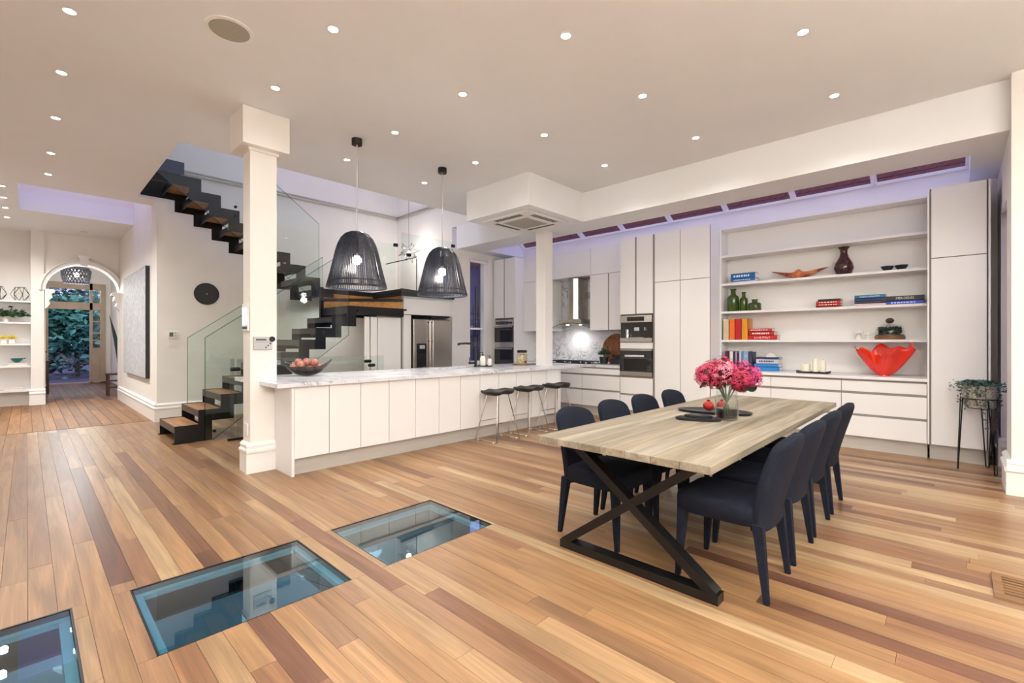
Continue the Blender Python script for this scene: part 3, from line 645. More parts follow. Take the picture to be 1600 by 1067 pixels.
# ------------------------------------------------------------------ island bench
t = thing('kitchen_island', 'long white island bench with flat panels and a grey kickboard', 'island', (4.0, 5.4, 0))
obj('body', G().box(1.87, 6.186, 4.832, 5.22, .175, .90).box(1.88, 4.32, 5.22, 6.05, .175, .90).box(4.32, 5.03, 5.22, 6.05, .175, .73).box(5.03, 6.186, 5.22, 6.05, .175, .90), 'lacquer', t)
xs = [1.863, 2.223, 2.585, 2.944, 3.315, 3.673, 4.031, 4.385, 4.757, 5.125, 5.477, 5.843, 6.185]
for a, b in zip(xs, xs[1:]): obj('front_panel', B(a + .0035, b - .0035, 4.81, 4.83, .175, .897), 'lacquer', t)
obj('panel_gaps', B(1.863, 6.19, 4.822, 4.8305, .18, .895), 'gap_dark', t)
obj('end_panel', B(1.835, 1.862, 4.807, 5.268, 0, .90), 'lacquer', t); obj('end_panel', G().box(6.187, 6.215, 4.807, 5.118, 0, .90).box(6.187, 6.215, 5.332, 6.05, 0, .90), 'lacquer', t); obj('end_panel', B(1.862, 1.878, 5.5, 6.05, 0, .90), 'lacquer', t)
obj('kickboard', B(1.87, 6.18, 4.876, 4.90, 0, .175), 'kick', t)
# worktop with cut-outs for both columns and the sink
g = G(); a, b, y0, y1, z0, z1 = 1.69, 6.83, 4.775, 6.12, .902, .942
SX0, SX1, SY0, SY1 = 4.35, 5.0, 5.62, 5.98
xsn = sorted([a, 1.597 + .001, 1.858, 6.189, 6.391, b, SX0, SX1]); xsn = [q for q in xsn if a <= q <= b]
ysn = sorted([y0, 5.119, 5.269, 5.331, 5.491, SY0, SY1, y1])
for i in range(len(xsn) - 1):
    for j in range(len(ysn) - 1):
        mx, my = (xsn[i] + xsn[i + 1]) / 2, (ysn[j] + ysn[j + 1]) / 2
        if (1.59 < mx < 1.858 and 5.269 < my < 5.491) or (6.189 < mx < 6.391 and 5.119 < my < 5.331) or (SX0 < mx < SX1 and SY0 < my < SY1): continue
        g.box(xsn[i], xsn[i + 1], ysn[j], ysn[j + 1], z0, z1)
wt = obj('island_worktop', g, 'marble', None, label='pale veined marble worktop running along the island', cat='worktop')
t = thing('kitchen_sink', 'undermount sink let into the island worktop', 'sink', (4.68, 5.8, .75))
obj('bowl', G().box(SX0, SX1, SY0, SY1, .74, .75).box(SX0 - .01, SX0, SY0, SY1, .74, .9).box(SX1, SX1 + .01, SY0, SY1, .74, .9).box(SX0, SX1, SY0 - .01, SY0, .74, .9).box(SX0, SX1, SY1, SY1 + .01, .74, .9), 'steel', t)
obj('drain', G().lathe([(.04, 0), (.035, .004)], (4.68, 5.8, .75), 16), 'chrome', t)
t = thing('kitchen_tap', 'matte black kitchen mixer tap on the island', 'tap', (5.1, 5.7, .942))
obj('base', G().lathe([(.03, 0), (.03, .012), (.024, .02)], (5.1, 5.7, .942), 16), 'black_matte', t, smooth=50)
obj('spout', G().tube([(5.1, 5.7, .95), (5.1, 5.7, 1.27), (5.09, 5.71, 1.305), (5.06, 5.73, 1.325), (4.95, 5.79, 1.33), (4.86, 5.845, 1.325)], [.022, .02, .02, .02, .018, .018], 10), 'black_matte', t, smooth=60)
obj('nozzle', G().lathe([(.02, 0), (.018, -.04)], (4.86, 5.845, 1.335), 10), 'black_matte', t, smooth=50)
obj('lever', G().tube([(5.08, 5.71, 1.01), (5.0, 5.76, 1.01)], .022, 10), 'black_matte', t, smooth=50); obj('lever_arm', G().tube([(5.02, 5.75, 1.01), (5.01, 5.755, 1.10)], .006, 6), 'black_matte', t)

# ------------------------------------------------------------------ cupboards along the right wall
XF, XB = 7.22, 7.915
def unit_(name, label, cat, y0, y1, z0, z1, xf=XF, kick=True, hollow=False):
    t = thing(name, label, cat, (xf, (y0 + y1) / 2, 0))
    if not hollow: obj('body', B(xf + .02, XB, y0 + .001, y1 - .001, z0, z1), 'lacquer', t)
    if not hollow: obj('door_reveal', B(xf + .0187, xf + .0202, y0 + .004, y1 - .004, z0 + .003, z1 - .003), 'gap_dark', t)
    if kick: obj('kickboard', B(7.28, 7.30, y0 + .002, y1 - .002, 0, z0), 'kick', t)
    return t
def panel(t, nm, y0, y1, z0, z1, xf=XF, gp=.0035): return obj(nm, B(xf, xf + .0185, y0 + gp, y1 - gp, z0 + gp, z1 - gp), 'lacquer', t)
def channel(t, y0, y1, z0, z1, xf=XF, nm='handle_channel'): return obj(nm, B(xf + .006, xf + .0195, y0, y1, z0, z1), 'gap', t)

# far oven tower
t = unit_('oven_tower', 'white oven tower with a double oven in the corner by the window', 'cabinet', 6.818, 7.464, .17, 3.17)
panel(t, 'door', 6.82, 7.125, 1.87, 3.17); panel(t, 'door', 7.148, 7.46, 1.87, 3.17); channel(t, 7.125, 7.148, 1.87, 3.17)
panel(t, 'drawer_front', 6.82, 7.46, .17, .72); obj('surround', G().box(XF, XF + .0185, 6.82, 6.85, .72, 1.87).box(XF, XF + .0185, 7.43, 7.46, .72, 1.87), 'lacquer', t)
t = thing('double_oven', 'black glass double oven with steel handles in the corner tower', 'oven', (7.2, 7.14, .75))
obj('chassis', B(7.212, 7.238, 6.852, 7.428, .74, 1.84), 'black_matte', t)
obj('control_panel', B(7.204, 7.212, 6.855, 7.425, 1.70, 1.835), 'steel', t); obj('display', B(7.201, 7.204, 7.02, 7.38, 1.73, 1.80), 'black_glass', t)
for y in (6.92, 7.0): obj('knob', G().lathe([(.025, 0), (.022, -.02)], (7.204, y, 1.765), 12, axis='X'), 'black_matte', t)
for z0, z1, zh in ((1.36, 1.66, 1.68), (.78, 1.18, 1.205)):
    d = obj('oven_door', B(7.204, 7.212, 6.855, 7.425, z0, z1), 'black_glass', t); obj('handle', G().tube([(7.18, 6.87, zh), (7.18, 7.41, zh)], .016, 8), 'steel', d, smooth=60)
obj('trim_band', B(7.204, 7.212, 6.855, 7.425, 1.23, 1.345), 'steel', t)
# base drawers under the hob
t = unit_('drawer_unit', 'white drawer bank below the gas cooktop', 'cabinet', 4.272, 6.816, .17, .885)
ys = [4.274, 5.078, 5.93, 6.814]
for a, b in zip(ys, ys[1:]):
    for z0, z1 in ((.17, .458), (.482, .737), (.761, .868)): panel(t, 'drawer_front', a, b, z0, z1)
for z, h_ in ((.458, .024), (.737, .024), (.868, .016)): channel(t, 4.274, 6.814, z, z + h_)
obj('rear_worktop', B(7.2, XB, 4.272, 6.816, .887, .935), 'marble', None, label='marble worktop along the wall under the rangehood', cat='worktop')
obj('splashback', G().box(7.895, XB, 4.272, 6.816, .937, 1.57).box(7.895, XB, 5.095, 6.07, 1.57, 2.63), 'splash_marble', None, label='veined marble splashback behind the cooktop', cat='splashback')
# wall cupboards
XU = 7.5
t = unit_('wall_cupboard', 'white wall cupboards in the top row above the rangehood', 'cabinet', 4.272, 6.816, 2.637, 3.16, XU, False)
ys = [4.274, 5.074, 5.95, 6.814]
for a, b in zip(ys, ys[1:]): panel(t, 'door', a, b, 2.637, 3.16, XU)
t = unit_('wall_cupboard', 'white two-door wall cupboard between rangehood and coffee machine tower', 'cabinet', 4.272, 5.09, 1.575, 2.635, XU, False)
panel(t, 'door', 4.274, 4.668, 1.575, 2.635, XU); panel(t, 'door', 4.69, 5.09, 1.575, 2.635, XU); channel(t, 4.668, 4.69, 1.575, 2.635, XU)
t = unit_('wall_cupboard', 'white wall cupboard between the corner oven tower and rangehood', 'cabinet', 6.08, 6.816, 1.577, 2.635, XU, False)
panel(t, 'door', 6.082, 6.45, 1.577, 2.635, XU); panel(t, 'door', 6.452, 6.814, 1.577, 2.635, XU)
# rangehood
t = thing('rangehood', 'stainless steel rangehood chimney with a curved glass canopy', 'rangehood', (7.7, 5.58, 1.6))
g = G(); pr = [(7.44, 5.62), (7.44, 5.52), (7.5, 5.44), (7.6, 5.40), (7.885, 5.40), (7.885, 5.74), (7.6, 5.74), (7.5, 5.70)]
obj('chimney', G().prism([(a + .1 if a < 7.8 else a, b) for a, b in pr], 'Z', 1.80, 2.63), 'steel', t, bevel=.01)
def can(u, v):
    y = 5.10 + .96 * u; a = (u - .5) * 2; zz = 1.73 - .11 * a * a
    return (7.885 - .38 * v - .05 * v * (1 - a * a), y, zz)
obj('canopy', G().grid(can, 20, 6), 'hood_glass', t, smooth=40, solid=.008)
obj('canopy_edge', G().tube([can(i / 20, 1) for i in range(21)], .006, 5), 'edge_glass', t); obj('filter_box', B(7.5, 7.88, 5.3, 5.84, 1.70, 1.80), 'steel', t)
for y in (5.42, 5.74): obj('hood_lamp', G().lathe([(.03, 0), (.03, -.006)], (7.66, y, 1.70), 12), 'lamp_face', t)
light('SPOT', 'hood_beam', (7.66, 5.58, 1.68), 16, (1, .97, .92), spot_size=math.radians(150), spot_blend=.8, shadow_soft_size=.08)
t = thing('gas_cooktop', 'black gas cooktop with cast iron trivets on the marble worktop', 'cooktop', (7.52, 5.5, .935))
obj('glass_plate', B(7.3, 7.78, 4.98, 5.98, .936, .944), 'black_glass', t)
for k in range(5):
    y = 5.12 + .19 * k; g = G(); x0 = 7.42 if k % 2 else 7.52
    g.box(7.36, 7.74, y - .006, y + .006, .972, .984).box(7.36, 7.74, y - .075, y - .063, .972, .984).box(7.36, 7.74, y + .063, y + .075, .972, .984)
    for xx in (7.36, 7.55, 7.73): g.box(xx, xx + .012, y - .075, y + .075, .965, .978)
    for xx in (7.36, 7.73):
        for yy in (y - .075, y + .063): g.box(xx, xx + .012, yy, yy + .012, .944, .975)
    obj('trivet', g, 'black_matte', t); obj('burner', G().lathe([(.045, 0), (.045, .012), (.03, .022)], (x0, y, .944), 14), 'black_matte', t)
    obj('control_knob', G().lathe([(.018, 0), (.016, .022)], (7.33, y, .944), 10), 'black_matte', t)
obj('round_board', G().lathe([(.285, 0), (.29, .008), (.29, .016), (.285, .022)], (0, 0, 0), 40, axis='X').xf(Matrix.Translation((7.80, 4.72, 1.225)) @ Matrix.Rotation(math.radians(10), 4, 'Y')), 'copper', None, smooth=40, label='large round copper-brown board leaning on the splashback', cat='board')
t = thing('herb_pot', 'black pot of green basil beside the cooktop', 'potted plant', (7.58, 4.83, .935))
obj('pot', G().lathe([(.07, 0), (.085, .13), (.08, .13), (.07, .12)], (7.58, 4.83, .937), 18), 'dark_ceramic', t, smooth=40)
obj('leaves', leaves(170, lambda r: (7.58 + r.gauss(0, .045), 4.83 + r.gauss(0, .05), 1.11 + abs(r.gauss(0, .045))), .032, 11), 'leaf', t)
t = thing('planter_trough', 'low dark trough of herbs below the round board', 'planter', (7.66, 4.5, .935))
obj('trough', B(7.58, 7.72, 4.3, 4.70, .937, 1.03), 'dark_ceramic', t, bevel=.01); obj('leaves', leaves(200, lambda r: (7.65 + r.gauss(0, .035), 4.5 + r.uniform(-.17, .17), 1.05 + abs(r.gauss(0, .03))), .03, 12), 'leaf_dark', t)
# coffee machine tower
t = unit_('oven_tower', 'white tower holding the coffee machine and single oven', 'cabinet', 3.647, 4.27, .17, 3.15)
panel(t, 'door', 3.65, 3.952, 1.83, 3.15); panel(t, 'door', 3.975, 4.268, 1.83, 3.15); channel(t, 3.952, 3.975, 1.83, 3.15)
panel(t, 'filler_panel', 3.65, 4.268, 1.235, 1.345); panel(t, 'drawer_front', 3.65, 4.268, .17, .43); panel(t, 'drawer_front', 3.65, 4.268, .455, .74); channel(t, 3.65, 4.268, .43, .455); channel(t, 3.65, 4.268, .74, .762)
t = thing('coffee_machine', 'built-in steel coffee machine above the single oven', 'coffee machine', (7.2, 3.96, 1.35))
obj('frame', G().box(7.2, 7.238, 3.66, 4.258, 1.69, 1.805).box(7.2, 7.238, 3.66, 4.258, 1.352, 1.42), 'steel', t); obj('niche', B(7.23, 7.238, 3.66, 4.258, 1.42, 1.69), 'black_glass', t)
obj('display', B(7.195, 7.2, 3.80, 4.12, 1.71, 1.785), 'black_glass', t); obj('milk_flask', G().lathe([(.03, 0), (.032, .14), (.022, .15)], (7.2, 4.11, 1.425), 16), 'chrome', t, smooth=50)
obj('spout_block', B(7.19, 7.23, 3.90, 3.98, 1.54, 1.60), 'grey_plastic', t, bevel=.006); obj('drip_tray', B(7.18, 7.23, 3.80, 4.06, 1.42, 1.432), 'steel', t); obj('hot_water_tap', B(7.2, 7.23, 3.78, 3.795, 1.55, 1.60), 'chrome', t)
t = thing('oven', 'single black glass oven with a bright bar handle below the coffee machine', 'oven', (7.2, 3.96, .77))
obj('frame', G().box(7.205, 7.238, 3.66, 4.258, .768, .84).box(7.205, 7.238, 3.66, 4.258, 1.205, 1.225), 'steel', t); d = obj('oven_door', B(7.2, 7.238, 3.66, 4.258, .84, 1.203), 'black_glass', t)
obj('handle', B(7.165, 7.185, 3.78, 4.15, 1.095, 1.13), 'chrome', d, bevel=.004); obj('handle_mount', G().box(7.185, 7.2, 3.80, 3.82, 1.10, 1.125).box(7.185, 7.2, 4.11, 4.13, 1.10, 1.125), 'chrome', d); obj('window', B(7.198, 7.2, 3.74, 4.18, .86, 1.06), 'black_matte', d)
# pantry
t = unit_('pantry', 'tall white pantry between the ovens and the open shelves', 'cabinet', 2.711, 3.62, .17, 3.156)
for a, b in ((2.713, 3.178), (3.18, 3.618)): panel(t, 'door', a, b, .17, 2.34); panel(t, 'door', a, b, 2.342, 3.156)
obj('shadow_strip', B(XF + .01, XF + .1, 3.621, 3.646, .17, 3.15), 'gap', t); obj('shadow_strip', B(XF + .004, XF + .0185, 2.7115, 2.722, .17, 3.15), 'gap', t)
# sideboard and open shelves
t = unit_('sideboard', 'long white sideboard of drawers under the open shelves', 'cabinet', .235, 2.709, .17, .885)
ys = [.237, 1.058, 1.873, 2.707]
for a, b in zip(ys, ys[1:]):
    for z0, z1 in ((.17, .43), (.452, .708), (.73, .868)): panel(t, 'drawer_front', a, b, z0, z1)
for z, h_ in ((.43, .022), (.708, .022), (.868, .016)): channel(t, .237, 2.707, z, z + h_)
obj('top', B(7.2, XB, .235, 2.709, .89, .925), 'lacquer', t)
t = thing('bookcase', 'tall white open bookcase recessed above the sideboard', 'bookcase', (7.75, 1.47, .925))
XS = 7.60
obj('back_panel', B(7.9, XB, .25, 2.70, .927, 3.12), 'lacquer', t); obj('side_panel', B(XS, 7.9, 2.68, 2.706, .927, 3.15), 'lacquer', t); obj('side_panel', B(XS, 7.9, .222, .25, .927, 3.15), 'lacquer', t)
obj('top_panel', B(XS, 7.915, .25, 2.68, 3.12, 3.15), 'lacquer', t)
SH = (1.385, 1.83, 2.27, 2.712)
for z in SH: obj('shelf', B(XS, 7.9, .25, 2.68, z - .032, z), 'lacquer', t)
# end cabinet
t = unit_('tall_cabinet', 'tall white end cabinet behind the plant stand', 'cabinet', -.262, .219, .17, 3.127)
panel(t, 'door', -.25, .205, .17, 2.317); panel(t, 'door', -.25, .205, 2.319, 3.127); obj('end_post', B(7.2, 7.24, .2195, .234, .17, 3.06), 'lacquer', t); obj('end_panel', B(XF, XB, -.277, -.262, .17, 3.127), 'lacquer', t); obj('shadow_strip', B(XF + .004, XF + .0185, .205, .219, .17, 3.1), 'gap', t)

# ------------------------------------------------------------------ dining table and chairs
t = thing('dining_table', 'long dining table with weathered plank top and black crossed legs', 'table', (3.87, 1.385, 0))
TX0, TX1, TY0, TY1 = 2.26, 5.50, .845, 1.935
n = 7; wid = (TY1 - TY0) / n; tt = [(158, 146, 126), (150, 136, 114), (166, 154, 136), (154, 140, 118), (144, 132, 112), (162, 150, 130), (156, 142, 122)]
for i in range(n):
    o = obj('tabletop_board', B(TX0 + random.uniform(0, .004), TX1 - random.uniform(0, .004), TY0 + i * wid + .0008, TY0 + (i + 1) * wid - .0008, .718, .76 - random.uniform(0, .0012)), 'table_wood', t, bevel=.003); o.color = lin(tt[i]) + (1,)
for xx in (2.49, 5.27):
    g = G().bar((xx, .88, .025), (xx, 1.90, .025), .08, .05)
    obj('foot_bar', g, 'black_steel', t); obj('top_bar', G().bar((xx, .93, .70), (xx, 1.85, .70), .08, .034), 'black_steel', t)
    obj('cross_leg', G().bar((xx - .001, .905, .04), (xx - .001, 1.80, .70), .075, .05), 'black_steel', t); obj('cross_leg', G().bar((xx + .001, 1.875, .04), (xx + .001, .98, .70), .077, .05), 'black_steel', t)
obj('stretcher', G().bar((2.5, 1.39, .69), (5.26, 1.39, .69), .05, .03), 'black_steel', t)

def make_chair():
    t = thing('dining_chair', 'x', 'chair', (0, 0, 0), 'upholstered dining chairs round the table')
    def seat(u, v):
        a = 2 * PI * u; c, s_ = math.cos(a), math.sin(a); e = .32
        x = .238 * math.copysign(abs(c) ** e, c); y = .02 + .235 * math.copysign(abs(s_) ** e, s_)
        k = [(.93, .375), (1, .385), (1, .455), (.985, .475), (.9, .485), (.5, .492), (.0, .493)][round(v * 6)]
        return (x * k[0] * (1 + .03 * y), y * k[0] + (1 - k[0]) * .02, k[1])
    obj('seat', G().grid(seat, 32, 6, True), 'fabric', t, smooth=70)
    zs = [.36, .40, .48, .56, .64, .70, .76, .79, .81, .826, .839, .849, .856, .8605]
    def back(u, v):
        z = zs[round(v * 13)]; a = 2 * PI * u; c, s_ = math.cos(a), math.sin(a)
        wd = .225 if z < .56 else .225 - .03 * ((z - .56) / .3) ** 2
        f = 1.0
        if z > .76: f = max(.30, (1 - min(1, (z - .76) / .1012) ** 3.2) ** .4)
        tk = .042 if z < .8 else .042 * (1 - .5 * ((z - .8) / .06) ** 2)
        x = wd * f * math.copysign(abs(c) ** .45, c); y = tk * math.copysign(abs(s_) ** .7, s_)
        return (x, -.205 - .13 * max(0, z - .42) / .44 * 1.0 + y + .9 * x * x * (.4 + .6 * min(1, max(0, (z - .42) / .2))), z)
    g = G().grid(back, 36, 13, True); k = len(g.v); g.f.append(tuple(range(k - 36, k))); g.f.append(tuple(range(35, -1, -1)))
    obj('backrest', g, 'fabric', t, smooth=70)
    for sx in (-1, 1):
        for y0, y1 in ((.225, .20), (-.245, -.20)):
            g = G(); b = [(sx * .205, y1, .40, .027), (sx * .222, y0, 0, .014)]
            for x, y, z, r in b: g.v += [(x - r, y - r, z), (x + r, y - r, z), (x + r, y + r, z), (x - r, y + r, z)]
            g.f = [(0, 1, 2, 3), (7, 6, 5, 4), (0, 4, 5, 1), (1, 5, 6, 2), (2, 6, 7, 3), (3, 7, 4, 0)]
            obj('leg', g, 'fabric', t, bevel=.004)
    return t
chair = make_chair(); first = True
for i in range(4):
    order = ['nearest the glass floor panels', 'second from the glass floor panels', 'third from the glass floor panels', 'nearest the sideboard']
    for side, y, rz in (('window', .952, 0), ('island', 1.80, PI)):
        o = chair if first else copy_tree(chair); first = False
        dx = [0, .005, -.006, .004][i]
        o.location = (2.86 + .578 * i + dx, y + (.0 if side == 'window' else [0, .02, .03, .02][i]), 0); o.rotation_euler = (0, 0, rz + random.uniform(-.02, .02))
        o['label'] = 'charcoal dining chair %s, %s' % ('on the far side from the island' if side == 'window' else 'facing away from the island stools', order[i])

# things on the table
def platter(nm, label, c, rx, ry, rz, h=.02, two=False):
    t = thing(nm, label, 'platter', (c[0], c[1], .76))
    def f(u, v):
        a = 2 * PI * u; rr_ = 1 + .06 * math.cos(2 * a + 1) + .04 * math.cos(3 * a)
        k = [(.0, .004), (.8, .004), (.95, .0), (1, h), (.95, h), (.86, .010), (.4, .008), (0, .008)][round(v * 7)]
        x, y = rx * rr_ * k[0] * math.cos(a), ry * rr_ * k[0] * math.sin(a)
        return (c[0] + x * math.cos(rz) - y * math.sin(rz), c[1] + x * math.sin(rz) + y * math.cos(rz), .7605 + k[1])
    obj('dish', G().grid(f, 40, 7, True), 'dark_ceramic', t, smooth=50)
    if two: obj('inner_dish', G().grid(lambda u, v: (lambda q: (c[0] + (q[0] - c[0]) * .62, c[1] + (q[1] - c[1]) * .62, q[2] + .018))(f(u, v)), 40, 7, True), 'dark_ceramic', t, smooth=50)
platter('serving_platter', 'small dark oval platter in front of the flower vase', (3.55, 1.42), .085, .17, .35, two=True)
platter('serving_platter', 'large dark oval platter behind the flower vase', (4.02, 1.47), .15, .30, .15)
for k, (x, y) in enumerate(((3.96, 1.50), (4.04, 1.42))):
    t = thing('pomegranate', ['red fruit on the large platter, the one on the island side', 'red fruit on the large platter, beside the flower vase'][k], 'fruit', (x, y, .78)); obj('flesh', G().ball((x, y, .82), .045, 16, 10, .92), 'red_fruit', t, smooth=80); obj('calyx', G().tube([(x, y, .858), (x, y, .872)], [.012, .016], 6), 'red_fruit', t)
VX, VY = 3.73, 1.275
t = thing('flower_vase', 'clear glass vase of pink hydrangeas on the table', 'vase', (VX, VY, .76))
obj('glass', G().lathe([(.07, .0), (.082, .01), (.083, .12), (.07, .24), (.066, .265)], (VX, VY, .761), 28, cap=False), 'clear', t, smooth=60, solid=.004)
obj('base', G().lathe([(.08, 0), (.08, .012)], (VX, VY, .761), 28), 'clear', t)
obj('water', G().lathe([(.074, .014), (.076, .085)], (VX, VY, .761), 24), 'smoky', t)
heads = [(-.07, .12, 1.10, .08), (.02, .04, 1.145, .085), (.06, -.08, 1.13, .08), (-.07, -.01, 1.13, .08), (.09, .06, 1.10, .075), (.01, .17, 1.085, .07), (.02, -.17, 1.09, .075), (-.06, -.11, 1.08, .075), (.05, .13, 1.13, .07), (.10, -.02, 1.08, .075), (-.01, .08, 1.06, .07), (.0, -.10, 1.05, .065)]
for k, (dx, dy, z, r_) in enumerate(heads):
    rr = random.Random(k); g = G()
    for _ in range(150):
        d = Vector((rr.gauss(0, 1), rr.gauss(0, 1), rr.gauss(.25, .9))).normalized(); c = Vector((VX + dx, VY + dy, z)) + d * r_ * rr.uniform(.78, 1.22)
        a = d.orthogonal().normalized(); a = Matrix.Rotation(rr.random() * 6.28, 3, d) @ a; b = d.cross(a)
        for q in range(4):
            e1 = (a, b, -a, -b)[q]; e2 = (b, -a, -b, a)[q]; s_ = .0135
            g.quad(c, c + (e1 * .9 - e2 * .35) * s_ + d * .003, c + e1 * 1.35 * s_ + d * .001, c + (e1 * .9 + e2 * .45) * s_ + d * .003)
    h = obj('flower_head', g, 'petal%d' % (0, 1, 4, 2, 1, 0, 4, 1, 1, 0, 1, 1)[k], t)
    obj('flower_core', G().ball((VX + dx, VY + dy, z), r_ * .74, 10, 7), 'petal3', h)
    obj('flower_stem', G().tube([(VX + dx * .9, VY + dy * .9, z - .05), (VX + dx * .4, VY + dy * .35, 1.0), (VX - dx * .35, VY - dy * .3, .79)], .0045, 5), 'stem', t)
for a, dx, dy, z in ((.3, .05, -.09, 1.0), (2.2, -.09, .13, 1.03), (4.0, .0, -.16, 1.02)):
    m_ = Matrix.Translation((VX + dx, VY + dy, z)) @ Matrix.Rotation(a, 4, 'Z') @ Matrix.Rotation(.9, 4, 'Y')
    def lf(u, v): s_ = math.sin(PI * v) ** .7; return tuple(m_ @ Vector(((u - .5) * .1 * s_, v * .12 - .06, .02 * abs(u - .5))))
    obj('leaf', G().grid(lf, 6, 8), 'leaf_dark', t, smooth=60)

# bar stools
def stool():
    t = thing('bar_stool', 'x', 'stool', (0, 0, 0), 'bar stools along the island')
    def f(u, v):
        a = 2 * PI * u; c, s_ = math.cos(a), math.sin(a); k = [(.0, -.045), (.7, -.045), (.96, -.034), (1, -.012), (.95, .004), (.7, .003), (.35, 0), (0, 0)][round(v * 7)]
        x = .25 * k[0] * math.copysign(abs(c) ** .55, c); wy = .165 + .012 * math.cos(x / .25 * PI)
        y = wy * k[0] * math.copysign(abs(s_) ** .6, s_)
        return (x, y, .668 + k[1] + .010 * math.cos(2 * x / .25 * PI) + .25 * x * x + .5 * y * y)
    obj('seat', G().grid(f, 44, 7, True), 'leather', t, smooth=60)
    for sx in (-1, 1):
        g = G().tube([(sx * .10, -.10, .64), (sx * .225, -.21, .012), (sx * .225, -.205, .008), (sx * .225, .205, .008), (sx * .225, .21, .012), (sx * .10, .10, .64)], .0075, 7)
        obj('leg_frame', g, 'chrome', t, smooth=50)
        for y in (-.15, .15): obj('foot_pad', G().lathe([(.012, 0), (.012, .018)], (sx * .225, y, 0), 8), 'white_plastic', t)
    for y in (-.165, .165): obj('foot_rail', G().tube([(-.176, y, .26), (.176, y, .26)], .006, 7), 'chrome', t, smooth=50)
    obj('seat_frame', G().tube([(-.1, -.1, .64), (.1, -.1, .64), (.1, .1, .64), (-.1, .1, .64)], .0075, 6, True), 'chrome', t)
    for y in (-.14,): obj('seat_button', G().ball((-.09, y - .025, .662), .006, 6, 4), 'chrome', t)
    return t
s0 = stool()
for i, x in enumerate((4.52, 5.17, 5.83)):
    o = s0 if i == 0 else copy_tree(s0); o.location = (x, 4.595, 0)
    o['label'] = 'black leather bar stool with chrome wire legs, ' + ['nearest the fruit bowl', 'middle one of three', 'nearest the cooktop'][i]

# pendant lamps over the island
for i, (x, y) in enumerate(((2.696, 5.11), (3.966, 5.12))):
    t = thing('pendant_lamp', ['black woven bell pendant nearer the white square column', 'black woven bell pendant nearer the tap'][i], 'pendant lamp', (x, y, ZC), 'woven pendants over the island')
    obj('canopy', G().lathe([(.06, -.001), (.06, -.07)], (x, y, ZC), 20), 'black_matte', t, smooth=40)
    obj('cord', G().tube([(x, y, ZC - .06), (x, y, 2.62)], .007, 6), 'grey_plastic', t)
    prof = [(.03, 2.65), (.08, 2.642), (.13, 2.618), (.175, 2.57), (.21, 2.50), (.235, 2.42), (.262, 2.30), (.29, 2.18), (.318, 2.07), (.338, 1.995)]
    g = G()
    for k in range(92):
        a = 2 * PI * k / 92; wob = random.uniform(-.004, .004)
        g.tube([(x + (r_ + wob) * math.cos(a), y + (r_ + wob) * math.sin(a), z) for r_, z in prof], .0078, 3)
    for r_, z in ((.338, 1.995), (.335, 2.005), (.319, 2.065), (.03, 2.65)):
        g.tube([(x + r_ * math.cos(2 * PI * k / 40), y + r_ * math.sin(2 * PI * k / 40), z) for k in range(40)], .008, 4, True)
    obj('shade', g, 'wicker', t)
    obj('socket', G().lathe([(.025, 2.66), (.025, 2.40)], (x, y, 0), 12), 'black_matte', t); obj('bulb', G().ball((x, y, 2.32), .055, 14, 10), 'bulb', t, smooth=80)
    light('POINT', 'pendant_glow', (x, y, 2.22), 22, (1, .95, .88), shadow_soft_size=.06)

# things on the island
BX, BY = 2.36, 5.72
t = thing('fruit_bowl', 'smoky glass boat-shaped fruit bowl on the island', 'bowl', (BX, BY, .942))
def bowl(u, v):
    a = 2 * PI * u; rr_ = .02 + .98 * v; h = .11 * v ** 2.2
    ex = .30 * rr_ * math.cos(a); ey = .14 * rr_ * math.sin(a)
    p = Vector((ex, ey, h + .09 * (math.cos(a) ** 4) * v ** 3)); q = Matrix.Rotation(-.72, 3, 'Z') @ p; return (BX + q.x, BY + q.y, .9465 + q.z)
obj('dish', G().grid(bowl, 48, 10, True), 'smoky', t, smooth=70, solid=.005)
pts = [(-.16, 0, .088), (-.052, .024, .066), (.052, -.024, .066), (.16, 0, .088), (-.05, -.055, .122), (.05, .055, .122), (-.105, .03, .152), (.0, .0, .155), (.105, -.03, .152)]
for k, p in enumerate(pts):
    q = Matrix.Rotation(-.72, 3, 'Z') @ Vector(p); c = (BX + q.x, BY + q.y, .944 + q.z)
    c = (c[0], c[1], c[2] + .012); f_ = thing('peach', 'blushed round fruit heaped in the smoky glass bowl', 'fruit', c, 'fruit in the glass bowl'); obj('flesh', G().ball(c, .047, 14, 9, .94), 'fruit', f_, smooth=80); obj('stalk', G().tube([(c[0], c[1], c[2] + .044), (c[0] + .004, c[1], c[2] + .056)], .003, 5), 'stem', f_)
t = thing('soap_tray', 'round black tray under the white soap bottles', 'tray', (5.33, 5.72, .942)); obj('tray', G().lathe([(.12, 0), (.13, .018), (.125, .018), (.115, .006), (.001, .006)], (5.33, 5.72, .943), 28), 'black_matte', t, smooth=50); obj('tray_foot', G().lathe([(.09, -.0005), (.09, .001)], (5.33, 5.72, .943), 20), 'black_matte', t)
